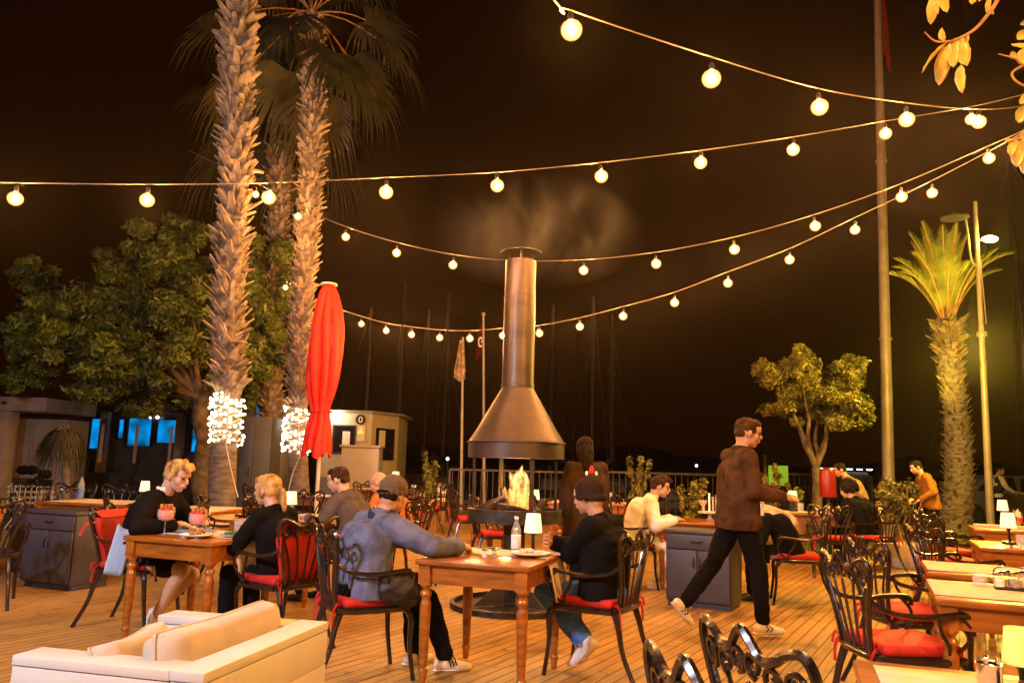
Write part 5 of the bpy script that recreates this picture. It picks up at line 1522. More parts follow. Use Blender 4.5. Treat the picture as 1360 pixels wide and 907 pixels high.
def blue_building():
    Y = 24.0; ox = Xat(200, 600, Y); z = -.15
    t = thing('bar_building', 'dark low building whose windows glow blue behind the trees', 'building', (ox, Y, z))
    def px(u): return Xat(u, 600, Y) - ox
    def pz(v): return Zat(200, v, Y) - z
    x0, x1 = px(112), px(300)
    MB().box(((x0 + x1) / 2, 1.3, pz(549) / 2), (x1 - x0, 2.4, pz(549))).build('wall', M['cabin_dark'], t)
    MB().box(((x0 + x1) / 2, 1.2, pz(549) + .07), (x1 - x0 + .5, 3.4, .14)).build('roof', M['cabin_dark'], t)
    for k, (u0, u1, v0, v1) in enumerate([(115, 138, 556, 597), (152, 162, 556, 582), (165, 199, 554, 592), (204, 244, 555, 587), (233, 241, 588, 600), (251, 263, 566, 598)]):
        w_ = MB().box(((px(u0) + px(u1)) / 2, .09, (pz(v0) + pz(v1)) / 2), (px(u1) - px(u0), .06, pz(v0) - pz(v1))).build('window', M['blue_lit'], t)
        b = MB(); c = (pz(v0) + pz(v1)) / 2
        for u in (u0, u1): b.box((px(u), .05, c), (.09, .08, pz(v0) - pz(v1) + .1))
        b.box(((px(u0) + px(u1)) / 2, .05, pz(v0)), (px(u1) - px(u0), .075, .1))
        b.build('frame', M['black_metal'], w_)
    for u in (198, 207): MB().ell((px(u), -.12, pz(554)), .05).build('spot_lamp', M['white_light'], t)
    for u in (147, 246): MB().box((px(u), -.5, pz(549) / 2), (.22, .22, pz(549) - .01)).build('post', M['cabin'], t)
    MB().box((px(200), -.6, .45), (px(262) - px(120), .1, .9)).build('lower_wall', M['cabin_dark'], t)
blue_building()
# open-top cabin roof object (pale panel) above bar and blue panel by the locker
Y = 20.5
t = thing('kiosk', 'small kiosk with a blue-lit side showing right of the thickest palm', 'kiosk', (Xat(338, 600, Y), Y, -.15))
h = Zat(338, 527, Y) + .15
MB().box((0, .8, h / 2), (1.3, 1.2, h)).build('wall', M['cabin'], t, bevel=.01)
MB().box((.12, .17, h - .55), (.42, .04, .75)).build('window', M['blue_lit'], t)
# shopping-cart like trolley at left
t = thing('trolley', 'white wire trolley with a dark bundle in front of the pale cabin', 'trolley', tuple(base(38, 14.5, -.15)), R(20))
b = MB()
for z in (.55, .65, .75, .85):
    b.tube([(-.35 - (z - .5) * .1, -.22, z), (.35, -.22, z), (.35, .22, z), (-.35 - (z - .5) * .1, .22, z), (-.35 - (z - .5) * .1, -.22, z)], .008, 5)
for k in range(9):
    for s in (-.22, .22): b.box((-.35 + k * .0875, s, .70), (.008, .008, .32))
b.build('basket', M['white_pole'], t)
for s in (-1, 1):
    for q in (-1, 1):
        MB().tube([(s * .1, q * .18, .55), (s * .36, q * .2, .09)], .012, 6).build('leg', M['white_pole'], t)
        MB().lathe([(.0001, -.02), (.05, -.02), (.05, .02), (.0001, .02)], 14, M=Matrix.Translation((s * .36, q * .2, .05)) @ Matrix.Rotation(R(90), 4, 'X')).build('wheel', M['rubber'], t)
b = MB()
for k in range(9): b.ell((rnd.uniform(-.25, .25), rnd.uniform(-.12, .12), .85 + rnd.uniform(0, .30)), (rnd.uniform(.08, .16), .10, .09), n=8, k=5)
o = b.build('dark_bundle', M['c_black']); o.location = base(38, 14.5, -.15); tag(o, 'dark bundle heaped on the white wire trolley', 'bundle')

# railing along the quay
def railing(u0, u1, Y, label, zt=1.05):
    p0, p1 = base(u0, Y, -.1), base(u1, Y, -.1)
    t = thing('railing', label, 'railing', (0, 0, 0))
    L = (p1 - p0).length; n_ = max(2, int(L / 1.6)); b = MB()
    b.box(((p0.x + p1.x) / 2, Y, zt), (L, .05, .05)); b.box(((p0.x + p1.x) / 2, Y, .08), (L, .035, .035))
    b.build('top_rail', M['mast'], t)
    for k in range(n_ + 1):
        x = p0.x + (p1.x - p0.x) * k / n_
        MB().box((x, Y + .001, (zt - .12) / 2), (.055, .055, zt + .1)).build('post', M['mast'], t)
    b = MB(); m_ = min(400, int(L / .15))
    for k in range(m_): b.box((p0.x + L * (k + .5) / m_, Y, (zt + .08) / 2), (.018, .018, zt - .10))
    b.build('balusters', M['mast'], t)
railing(595, 758, 20.6, 'dark railing behind the fire pit', 1.15)
railing(760, 1010, 19.0, 'pale topped railing behind the man in white', 1.20)
railing(1010, 1160, 22.5, 'dim railing behind the small tree', 1.25)
# bollards
def bollard(u, Y, label, rope_to=None):
    p = base(u, Y, -.1); t = thing('bollard', label, 'bollard', tuple(p), 0, 'red and white banded bollards')
    MB().lathe([(.12, 0), (.12, .04), (.06, .06), (.055, .9), (.04, .94), (.0001, .95)], 16).build('post', M['terracotta'], t)
    for z in (.60, .78): MB().lathe([(.0001, -.05), (.064, -.05), (.066, 0), (.064, .05), (.0001, .05)], 16, (0, 0, z)).build('reflector_band', M['reflector'], t)
    if rope_to:
        q = W(*rope_to) - p
        MB().tube(bez([(0, 0, .93), (q * .5 + Vector((0, 0, .38))), q], 5), .018, 6).build('rope', M['cable'], t)
bollard(1170, 14.2, 'banded bollard with a slack rope beside the lawn', (1197, 683, 13.8))
bollard(587, 17.8, 'banded bollard at the far left end of the railing', (612, 660, 18.5))
bollard(582, 18.6, 'second banded bollard behind the far left one')
# red cabinet like extinguisher hood
Y = 13.4; p = base(1103, Y, -.1)
t = thing('gas_heater', 'red covered patio heater between the small tree and the dark-haired diner', 'heater', tuple(p))
z0, z1 = Zat(1103, 660, Y) + .1, Zat(1103, 621, Y) + .1
MB().lathe([(.13, z0), (.135, z0 + .02), (.13, z1 - .08), (.10, z1 - .02), (.0001, z1)], 20).build('cover', M['red_cover'], t)
MB().lathe([(.16, 0), (.16, .03), (.03, .05), (.03, z0)], 16).build('stand', M['black_metal'], t)
# green panel
Y = 17.5; p = base(1018, Y, -.1)
t = thing('notice_board', 'bright green panel on a dark post behind the walking man', 'sign', tuple(p))
MB().box((0, 0, (Zat(1015, 604, Y) + .1) / 2), (.06, .06, Zat(1015, 604, Y) + .1)).build('post', M['black_metal'], t)
MB().box((.30, 0, Zat(1020, 631, Y) + .1), (.44, .03, .44)).build('panel', M['sign_green'], t)
# torch in the lawn
Y = 15.0; p = base(1356, Y, -.1)
t = thing('garden_torch', 'short garden torch with pale head beside the far right tables', 'torch', tuple(p))
MB().tube([(0, 0, 0), (0, 0, .55)], .02, 8).build('stake', M['twig'], t)
MB().lathe([(.02, .55), (.05, .62), (.045, .78), (.0001, .84)], 12).build('torch_head', M['pot'], t)

# parked car behind the right palm
def car():
    Y = 24.0; p = base(1335, Y, -.14)
    t = thing('parked_car', 'pale grey car parked beyond the lawn behind the lamp post', 'car', tuple(p))
    def prism(pts, w, name, m, parent, bev=.03):
        k = len(pts); b = MB(); b.add([(x, -w / 2, z) for x, z in pts] + [(x, w / 2, z) for x, z in pts], [tuple(range(k)), tuple(range(2 * k - 1, k - 1, -1))] + [(i, i + k, (i + 1) % k + k, (i + 1) % k) for i in range(k)])
        return b.build(name, M[m], parent, bevel=bev)
    prism([(-2.3, .35), (-2.35, .75), (-2.2, .95), (-1.5, 1.02), (-1.0, 1.50), (.9, 1.53), (1.55, 1.05), (2.2, .95), (2.35, .7), (2.3, .35)], 1.7, 'body', 'car', t)
    for a, c in ((-.95, -.1), (0.0, .95)): prism([(a - (.35 if a < -.5 else 0), 1.04), (a, 1.44), (c - .1, 1.46), (c + (.35 if c > .5 else 0), 1.06)], 1.73, 'window', 'window', t, .005)
    for x in (-1.45, 1.45):
        for y in (-.82, .82):
            w_ = MB().lathe([(.0001, -.1), (.30, -.1), (.33, -.06), (.33, .06), (.30, .1), (.0001, .1)], 20, M=Matrix.Translation((x, y, .33)) @ Matrix.Rotation(R(90), 4, 'X')).build('wheel', M['rubber'], t)
            MB().lathe([(.0001, -.11), (.19, -.11), (.19, .11), (.0001, .11)], 16, M=Matrix.Translation((x, y, .33)) @ Matrix.Rotation(R(90), 4, 'X')).build('rim', M['mast'], w_)
car()

# ============================================================ BOATS
def yacht(u, Y, vt, label, L=9, tilt=0, rz=90, hull='hull'):
    p = base(u, Y, -1.0); t = thing('sailing_boat', label, 'boat', tuple(p), R(rz), 'sailing boats moored beyond the quay')
    b = MB(); vs, fs = [], []; n_ = 12
    for i in range(n_):
        q = i / (n_ - 1); x = -L / 2 + L * q; w = 1.45 * math.sin(math.pi * (.22 + .78 * q)) ** .7 if q < 1 else .02
        w = max(w, .03); z = 1.0 + .35 * q
        for (yy, zz) in ((-w, z), (-w * .92, .35), (-w * .5, -.1), (w * .5, -.1), (w * .92, .35), (w, z)): vs.append((x, yy, zz))
    for i in range(n_ - 1):
        for j in range(6): a, c = i * 6 + j, i * 6 + (j + 1) % 6; fs.append((a, c, c + 6, a + 6))
    fs += [tuple(range(5, -1, -1)), tuple(range((n_ - 1) * 6, n_ * 6))]
    b.add(vs, fs); b.build('hull', M[hull], t, smooth=50)
    MB().box((0.2, 0, 1.45), (L * .38, 1.5, .5), top=.8).build('cabin', M['hull'], t, bevel=.05)
    H = Zat(u, vt, Y) + 1.0
    MB().tube([(.6, 0, 1.2), (.6 + tilt, 0, H)], [.085, .06], 8).build('mast', M['mast'], t)
    MB().tube([(.6, 0, 2.4), (-L * .42, 0, 2.5)], [.14, .10], 8).build('boom', M['c_navy'], t)
    b = MB()
    for a, c in (((L * .49, 0, 1.4), (.6 + tilt * .9, 0, H * .96)), ((-L * .49, 0, 1.2), (.6 + tilt, 0, H)), ((.5, 1.3, 1.1), (.6 + tilt * .7, 0, H * .8)), ((.5, -1.3, 1.1), (.6 + tilt * .7, 0, H * .8))): b.tube([a, c], .014, 4)
    b.build('rigging', M['mast'], t)
for u, Y, vt, l, rz in [(472, 34, 405, 'sailing boat whose mast shows just right of the parasol', 80), (521, 31, 371, 'sailing boat with the tallest mast left of the chimney', 95), (556, 40, 408, 'sailing boat with a dim mast between the two left masts', 85), (583, 33, 385, 'sailing boat whose mast rises left of the pennant pole', 90), (732, 36, 402, 'sailing boat right behind the chimney cone', 95), (760, 44, 440, 'sailing boat with a short mast right of the chimney', 85), (788, 33, 390, 'sailing boat with a tall mast above the standing woman', 92), (810, 35, 415, 'first of two close masts above the man in white', 80), (817, 42, 440, 'second of two close masts above the man in white', 95)]:
    yacht(u, Y, vt, l, rz=rz)
yacht(1400, 30, 200, 'sailing boat whose stays slant behind the lamp post', 11, rz=120)
def cruiser():
    Y = 62; p = base(1118, Y, -1.0); t = thing('motor_cruiser', 'far motor cruiser with a row of white lights across the water', 'boat', tuple(p), R(4))
    b = MB(); b.add([(-3.4, -1.3, .1), (3.0, -1.3, .1), (4.6, 0, .6), (3.0, 1.3, .1), (-3.4, 1.3, .1), (-3.6, -1.6, 1.2), (3.2, -1.6, 1.35), (5.2, 0, 1.6), (3.2, 1.6, 1.35), (-3.6, 1.6, 1.2)], [(4, 3, 2, 1, 0), (5, 6, 7, 8, 9), (0, 1, 6, 5), (1, 2, 7, 6), (2, 3, 8, 7), (3, 4, 9, 8), (4, 0, 5, 9)])
    b.build('hull', M['hull'], t, smooth=30)
    MB().box((-.3, 0, 1.85), (4.4, 2.4, 1.0), top=.9).build('cabin', M['hull'], t, bevel=.08)
    MB().box((-.2, 0, 2.65), (5.4, 2.6, .10)).build('canopy', M['hull'], t, bevel=.03)
    for k in range(6): MB().box((-2.3 + k * .8, -1.27, 2.55), (.45, .05, .08)).build('deck_light', M['white_light'], t)
cruiser()
def tender(u, Y, label):
    p = base(u, Y, -1.0); t = thing('moored_boat', label, 'boat', tuple(p), R(10))
    MB().box((0, 0, .55), (4.2, 1.6, .8), top=1.1).build('hull', M['hull'], t, bevel=.15)
    MB().box((.2, 0, 1.2), (1.8, 1.2, .5), top=.8).build('cabin', M['hull'], t, bevel=.06)
    MB().box((.2, -.63, 1.25), (1.2, .03, .16)).build('window', M['window'], t)
    MB().tube([(.9, 0, 1.4), (.9, 0, 2.4)], .02, 6).build('mast', M['mast'], t)
    MB().ell((.9, 0, 2.45), .06, n=8, k=5).build('anchor_light', M['white_light'], t)
tender(560, 30, 'low white boat moored right of the booth')
tender(900, 34, 'low boat hull dimly seen behind the man in white')
tender(985, 38, 'low boat hull dimly seen above the headscarf woman')
# ============================================================ PEOPLE
def remeshed(name, b, m, parent, voxel, smooth_it=4, wrinkle=0, wfreq=9, seed=0, stretch=1.0, post=None):
    me = bpy.data.meshes.new(name); me.from_pydata(b.v, [], b.f)
    o = bpy.data.objects.new(name, me); COL.objects.link(o)
    md = o.modifiers.new('r', 'REMESH'); md.mode = 'VOXEL'; md.voxel_size = voxel; md.use_smooth_shade = True
    if smooth_it:
        sm = o.modifiers.new('s', 'SMOOTH'); sm.factor = .5; sm.iterations = smooth_it
    dg = bpy.context.evaluated_depsgraph_get()
    me2 = bpy.data.meshes.new_from_object(o.evaluated_get(dg))
    bpy.data.objects.remove(o); bpy.data.meshes.remove(me)
    me2.name = name
    if wrinkle:
        n = len(me2.vertices); co = np.empty(n * 3); me2.vertices.foreach_get('co', co); co = co.reshape(-1, 3)
        no = np.empty(n * 3); me2.vertices.foreach_get('normal', no); no = no.reshape(-1, 3)
        dsp = np.empty(n)
        for i in range(n):
            x, y, z = co[i]
            a = noise.noise((x * wfreq + seed, y * wfreq, z * wfreq * stretch))
            c = noise.noise((x * wfreq * 2.3 + seed, y * wfreq * 2.3 + 5, z * wfreq * 2.3 * stretch))
            dsp[i] = wrinkle * ((1 - abs(a) * 3.0) * .6 + c * .7)
        co += no * dsp[:, None]
        me2.vertices.foreach_set('co', co.ravel())
    if post:
        n = len(me2.vertices); co = np.empty(n * 3); me2.vertices.foreach_get('co', co); co = co.reshape(-1, 3)
        co = post(co); me2.vertices.foreach_set('co', co.ravel())
    me2.materials.clear(); me2.materials.append(m)
    me2.polygons.foreach_set('use_smooth', [True] * len(me2.polygons))
    o = bpy.data.objects.new(name, me2); COL.objects.link(o); o.parent = parent
    return o
def ik(a, t, l1, l2, pole):
    a, t = Vector(a), Vector(t); d = t - a; L = d.length
    if L > (l1 + l2) * .995: d = d.normalized() * (l1 + l2) * .995; L = d.length; t = a + d
    u = d.normalized(); pole = Vector(pole); pole = (pole - u * pole.dot(u)).normalized()
    x = (l1 * l1 - l2 * l2 + L * L) / (2 * L); h = math.sqrt(max(l1 * l1 - x * x, 0))
    return a + u * x + pole * h, t

def person(label, x, y, face, pelvis=(0, -.02, .53), lean=8, side=0, curl=14, twist=0, head=(0, -10, 0),
           hands=((-.2, .35, .78), (.2, .35, .78)), elbows=((-.6, -.5, -.6), (.6, -.5, -.6)), palm=((0, 0, -1), (0, 0, -1)), curlf=.5,
           feet=((-.10, .42, 0), (.10, .42, 0)), knees=((-.1, 1, .6), (.1, 1, .6)), toe=((0, 0), (0, 0)),
           top='c_black', trousers='c_black', shoe='shoe_black', skin='skin', hair='hair_brown', style='short', s=1.0, sw=.175, z0=0.0,
           shorts=False, long_top=0, bulk=1.0, vox=1.0, collar=None, sleeve=1.0, name='person', extra=None, face_detail=True):
    root = thing(name, label, 'person', (x, y, z0), R(face - 90), 'people on the terrace')
    root.scale = (s, s, s)
    SK, TP, TR = M[skin], M[top], M[trousers]
    P = Vector(pelvis)
    def rx(v, a): v = Vector(v); a = R(a); return Vector((v.x, v.y * math.cos(a) - v.z * math.sin(a), v.y * math.sin(a) + v.z * math.cos(a)))
    def dirn(a, sd): d = Vector((math.sin(R(sd)), math.sin(R(a)), math.cos(R(a)))); return d.normalized()
    p1 = P + dirn(lean * .4, side * .5) * .17
    p2 = p1 + dirn(lean, side) * .17
    p3 = p2 + dirn(lean + curl, side) * .17      # base of neck height
    tw = R(twist); X = Vector((math.cos(tw), math.sin(tw), 0))
    fwd = Vector((-X.y, X.x, 0))
    shc = p3 - Vector((0, 0, .035)) - fwd * .01
    sh = [shc - X * sw, shc + X * sw]
    neck = p3 + dirn(lean + curl + 12, side) * .052
    yaw, pit, rol = head
    HM = Matrix.Rotation(R(yaw) + tw * .6, 4, 'Z') @ Matrix.Rotation(R(pit), 4, 'X') @ Matrix.Rotation(R(rol), 4, 'Y')
    hc = neck + Vector((0, .02, 0)) + (HM.to_3x3() @ Vector((0, .015, .125)))
    HM = Matrix.Translation(hc) @ HM
    hip = [P + Vector((-.09, 0, -.0)), P + Vector((.09, 0, -.0))]
    arms, legs = [], []
    for i in (0, 1):
        e, h = ik(sh[i], hands[i], .285, .255, elbows[i]); arms.append((sh[i], e, h))
        f = Vector(feet[i]) + Vector((0, 0, .085)); k, f = ik(hip[i], f, .43, .415, knees[i]); legs.append((hip[i], k, f))
    # ---------------- body: one continuous skin surface
    b = MB()
    b.cap(P - X * .06, P + X * .06, .095, .095); b.cap(P, p2, .10, .11); b.cap(p2 - X * .04, p2 + X * .04, .105, .105); b.cap(p2, p3 - Vector((0, 0, .03)), .11, .07)
    b.cap(sh[0] * .8 + shc * .2, sh[1] * .8 + shc * .2, .05, .05); b.cap(p3 - Vector((0, 0, .02)), hc + (HM.to_3x3() @ Vector((0, -.02, -.04))), .058, .055)
    hl = [((0, -.012, .022), (.076, .096, .098)), ((0, .028, -.045), (.058, .066, .062)), ((0, .060, -.082), (.030, .032, .026)), ((0, .055, .045), (.062, .045, .05)),
          ((-.036, .058, -.018), (.028, .030, .034)), ((.036, .058, -.018), (.028, .030, .034)), ((-.077, -.006, -.004), (.010, .020, .031)), ((.077, -.006, -.004), (.010, .020, .031)), ((0, .088, -.048), (.024, .014, .018)), ((0, -.045, -.045), (.055, .05, .06))]
    for c, r in hl: b.ell(c, r, M=HM, n=16, k=10)
    Hm = lambda v: HM @ Vector(v)
    b.cap(Hm((0, .094, .022)), Hm((0, .114, -.014)), .009, .013); b.ell((0, .110, -.018), (.018, .013, .010), M=HM)
    b.cap(Hm((-.036, .084, .034)), Hm((.036, .084, .034)), .013, .013)
    b.cap(Hm((-.014, .104, -.042)), Hm((.014, .104, -.042)), .007, .007); b.cap(Hm((-.012, .101, -.055)), Hm((.012, .101, -.055)), .008, .008)
    for i in (0, 1):
        A, E_, H = arms[i]
        b.cap(A, E_, .046, .036); b.cap(E_, H, .036, .025)
        d = (H - E_).normalized(); n = Vector(palm[i]); n = (n - d * n.dot(d)).normalized(); w = d.cross(n).normalized() * (1 if i else -1)
        # w points to the thumb side
        th = w if i == 0 else w
        c = H + d * .05
        b.cap(H, c, .024, .028)
        b.cap(c - w * .022, c + w * .022, .019, .020); b.cap(c - w * .024 + d * .03, c + w * .024 + d * .03, .016, .017)
        for q, (o_, L) in enumerate([(.031, .072), (.010, .080), (-.011, .075), (-.031, .058)]):
            a0 = H + d * .085 + w * o_; cu = curlf * (1 + .15 * q)
            d1 = (d * math.cos(cu * .6) + n * math.sin(cu * .6) + w * o_ * 3).normalized(); a1 = a0 + d1 * L * .5
            d2 = (d * math.cos(cu * 1.6) + n * math.sin(cu * 1.6) + w * o_ * 2).normalized(); a2 = a1 + d2 * L * .5
            b.cap(a0 - d * .02, a1, .0098, .0090, 8); b.cap(a1, a2, .0090, .0075, 8)
        t0 = H + d * .02 + w * .022; t1 = t0 + (d * .6 + w * .7 + n * .3).normalized() * .040; t2 = t1 + (d * .9 + w * .25 + n * .3).normalized() * .030
        b.cap(t0, t1, .014, .011, 8); b.cap(t1, t2, .011, .0085, 8)
        Hp, K, F_ = legs[i]
        tk = 1.0 if shorts else .72
        b.cap(Hp, K, .085 * tk, .056 * tk); mid = K.lerp(F_, .35) + (Vector((0, -.015, 0)) if shorts else Vector())
        b.cap(K, mid, .054 * tk, .054 * tk); b.cap(mid, F_, .052 * tk, .036 * tk)
        b.cap(F_, F_ + Vector((0, .03, -.03)), .034, .03)
    body = remeshed('body', b, SK, root, .0062 * vox, 2)
    if face_detail:
        for sx in (-1, 1):
            q = MB().ell(tuple(Hm((sx * .030, .0895, .012))), (.010, .008, .006), n=10, k=7).build('eye', M['eye'], body, smooth=180)
        for sx in (-1, 1): MB().tube([Hm((sx * .016, .099, .031)), Hm((sx * .032, .097, .037)), Hm((sx * .048, .082, .031))], [.004, .005, .003], 6).build('eyebrow', M[hair], body)
        MB().tube([Hm((-.020, .100, -.049)), Hm((0, .1115, -.048)), Hm((.020, .100, -.049))], [.002, .0045, .002], 6).build('lips', M['lip'], body)
    # ---------------- top garment
    k = bulk; b = MB(); ox = .078 * k
    for sx in (-1, 1):
        b.cap(P + X * sx * ox * 1.1 + Vector((0, 0, -.01)), p1 + X * sx * ox, .118 * k, .112 * k); b.cap(p1 + X * sx * ox, p2 + X * sx * ox * 1.08, .112 * k, .116 * k)
        b.cap(p2 + X * sx * ox * 1.08, shc + X * sx * sw * .62 - Vector((0, 0, .05)), .116 * k, .088)
    b.cap(P, p2, .118 * k, .122 * k); b.cap(p2, p3 - Vector((0, 0, .07)), .122 * k, .10); b.cap(sh[0], sh[1], .068 * k, .068 * k)
    b.cap(p3 - Vector((0, 0, .03)), p3 + Vector((0, 0, .012)), .078, .066)
    for sx, S_ in zip((-1, 1), sh): b.cap(p3 - Vector((0, 0, .005)) + X * sx * .03, S_ + Vector((0, 0, .012)), .056, .056)
    hem = P.z - long_top - .055
    if long_top:
        for sx in (-1, 1): b.cap(p2 + X * sx * ox * 1.08, P + X * sx * ox * 1.15 + Vector((0, -.01, -long_top * .5)), .120 * k, .126 * k)
        for sx in (-1, 1): b.cap(P + X * sx * ox * 1.1, P + X * sx * ox * 1.2 + Vector((0, -.012, -long_top)), .130 * k, .138 * k)
        b.cap(P, P + Vector((0, -.012, -long_top)), .135 * k, .14 * k)
    for i in (0, 1):
        A, E_, H = arms[i]
        b.cap(A, E_, .073 * k, .061 * k); We = E_.lerp(H, .95 * sleeve)
        b.cap(E_, We, .060 * k, .046 * k)
        if sleeve > .8: b.cap(We - (We - E_).normalized() * .02, We, .048 * k, .047 * k)
    if collar == 'hood':
        for a in range(9):
            q = math.pi * (.05 + .9 * a / 8); v = p3 + Vector((math.cos(q) * .10, -math.sin(q) * .085 - .01, .03 - .035 * math.sin(q))); b.ell(tuple(v), (.042, .042, .04))
        b.cap(p3 + Vector((-.05, -.09, -.03)), p3 + Vector((.05, -.09, -.03)), .05, .05)
    if collar == 'collar':
        for a in range(13):
            q = 2 * math.pi * a / 12; v = p3 + Vector((math.cos(q) * .068, math.sin(q) * .062 + .012, .035)); b.ell(tuple(v), (.020, .020, .034))
    zc = .500 / s
    def sit_flat(co):
        low = (co[:, 2] < zc) & (co[:, 1] < .24); co[low, 2] = zc + (co[low, 2] - zc) * .08; return co
    def sit_legs(co):
        low = (co[:, 2] < zc) & (co[:, 2] > zc - .17) & (co[:, 1] < .21); co[low, 2] = zc + (co[low, 2] - zc) * .08; return co
    def cut_hem(co):
        low = co[:, 2] < hem; co[low, 2] = hem + (co[low, 2] - hem) * .12; return co
    tg = remeshed('top', b, TP, root, .0105 * vox, 3, .0065, 7, seed=x * 3, stretch=1.3, post=cut_hem if pelvis[2] > .8 else sit_flat)
    # ---------------- trousers
    if trousers:
        pr_ = .095 if pelvis[2] > .8 else .112
        b = MB(); b.cap(hip[0], hip[1], pr_ * k, pr_ * k); b.cap(P + Vector((-.05, -.02, 0)), P + Vector((.05, -.02, 0)), pr_ * k, pr_ * k)
        for i in (0, 1):
            Hp, K, F_ = legs[i]
            b.cap(Hp, Hp.lerp(K, .72) if shorts else K, .098 * k, .085 if shorts else .073)
            if shorts: continue
            b.cap(K, K.lerp(F_, .5), .072, .066); b.cap(K.lerp(F_, .5), K.lerp(F_, .93), .066, .058)
        tr = remeshed('trousers' if not shorts else 'shorts', b, TR, root, .0105 * vox, 3, .007, 9, seed=y * 3, post=sit_legs if pelvis[2] < .8 else None)
    # ---------------- shoes
    for i in (0, 1):
        Hp, K, F_ = legs[i]; ty, tp = toe[i]
        Mf = Matrix.Translation(F_) @ Matrix.Rotation(R(ty), 4, 'Z') @ Matrix.Rotation(R(tp), 4, 'X')
        b = MB(); v = lambda a, c, d_: Mf @ Vector((a, c, d_))
        b.cap(v(0, -.045, -.045), v(0, .06, -.05), .038, .037); b.cap(v(0, .05, -.052), v(0, .155, -.062), .037, .024); b.cap(v(0, -.01, -.04), v(0, -.005, .015), .045, .040); b.cap(v(-.012, .09, -.062), v(-.012, .15, -.064), .03, .023); b.cap(v(.012, .09, -.062), v(.012, .15, -.064), .03, .023)
        b.cap(v(0, -.05, -.068), v(0, .12, -.072), .022, .022)
        sh_ = remeshed('shoe', b, M[shoe], root, .0075 * vox, 2)
        b = MB(); b.cap(v(-.004, -.055, -.078), v(-.004, .13, -.078), .030, .030)
        so = [tuple(q) for q in b.v]; Mi = Mf.inverted()
        b.v = [tuple(Mf @ Vector(((Mi @ Vector(q)).x * 1.15, (Mi @ Vector(q)).y, -.079 + ((Mi @ Vector(q)).z + .078) * .22))) for q in so]
        b.build('sole', M['reflector'] if shoe == 'shoe_white' else M['rubber'], sh_, smooth=60)
        if extra and 'stripes' in extra:
            for sx in (-1, 1):
                b = MB()
                for q in range(3): b.box((sx * .038, .012 + q * .020, -.040), (.010, .008, .052), M=Mf @ Matrix.Rotation(R(20), 4, 'X'))
                b.build('stripes', M['black'], sh_, smooth=0)
        if extra and 'chevrons' in extra:
            for sx in (-1, 1):
                b = MB()
                for q in (.0, .032):
                    b.tube([v(sx * .036, .01 + q, -.018), v(sx * .041, .034 + q, -.040), v(sx * .040, .012 + q, -.062)], .0045, 5)
                b.build('chevrons', M['black'], sh_, smooth=0)
    # ---------------- hair
    hm = M[hair]
    b = MB(); hp = dict(n=16, k=10)
    if style in ('short', 'quiff', 'crop'):
        b.ell((0, -.022, .045), (.083, .098, .084), M=HM, **hp); b.ell((0, -.058, -.005), (.072, .055, .06), M=HM, **hp)
        b.ell((0, .040, .088), (.064, .052, .038), M=HM, **hp)
        for sx in (-1, 1): b.ell((sx * .070, .018, .032), (.014, .022, .034), M=HM, **hp)
        if style == 'quiff':
            for c in [(.0, .075, .105), (-.035, .06, .108), (.035, .06, .108), (.02, .09, .095), (-.02, .09, .098), (0, .03, .12), (.03, .0, .118), (-.03, 0, .118)]: b.ell(c, (.030, .034, .026), M=HM, **hp)
    elif style == 'bald':
        b.ell((0, -.045, -.01), (.076, .062, .05), M=HM, **hp)
    elif style == 'ponytail':
        b.ell((0, -.022, .045), (.086, .102, .088), M=HM, **hp); b.ell((0, -.05, -.01), (.078, .062, .065), M=HM, **hp); b.ell((0, .045, .085), (.066, .050, .040), M=HM, **hp)
        for sx in (-1, 1): b.ell((sx * .074, .02, .0), (.016, .034, .055), M=HM, **hp)
        b.ell((0, -.125, -.030), (.036, .042, .040), M=HM, **hp); b.cap(Hm((0, -.135, -.05)), Hm((.01, -.14, -.17)), .034, .016)
    elif style == 'bun':
        b.ell((0, -.015, .05), (.090, .105, .092), M=HM, **hp); b.ell((0, -.06, -.02), (.084, .065, .075), M=HM, **hp); b.ell((0, .045, .085), (.068, .050, .040), M=HM, **hp)
        for sx in (-1, 1): b.ell((sx * .078, .01, -.02), (.018, .04, .075), M=HM, **hp)
        b.cap(Hm((0, -.06, -.03)), Hm((0, -.09, -.24)), .085, .060); b.cap(Hm((0, -.09, -.24)), Hm((.02, -.085, -.36)), .058, .025)
    elif style == 'curly':
        rr = random.Random(5)
        for q in range(34):
            a = q * 2.4; z = 1 - 1.55 * q / 34; r_ = math.sqrt(max(0, 1 - z * z)); c = (r_ * math.cos(a) * .092, r_ * math.sin(a) * .095 - .03, z * .105 + .03)
            if c[1] > .05 and c[2] < .06: continue
            b.ell(c, .040, M=HM, n=10, k=6)
    if b.v: remeshed('hair', b, hm, root, .0065 * vox, 1, .006, 26, seed=3, stretch=.5)
    # headgear
    if style == 'beanie' or (extra and 'beanie' in extra):
        b = MB(); b.ell((0, -.018, .045), (.095, .110, .100), M=HM, **hp)
        for a in range(16):
            q = 2 * math.pi * a / 16; b.ell((math.cos(q) * .082, math.sin(q) * .095 - .02, -.006 + .022 * math.sin(q)), (.020, .020, .024), M=HM)
        remeshed('beanie', b, M['c_beanie'], root, .007, 2, .002, 30)
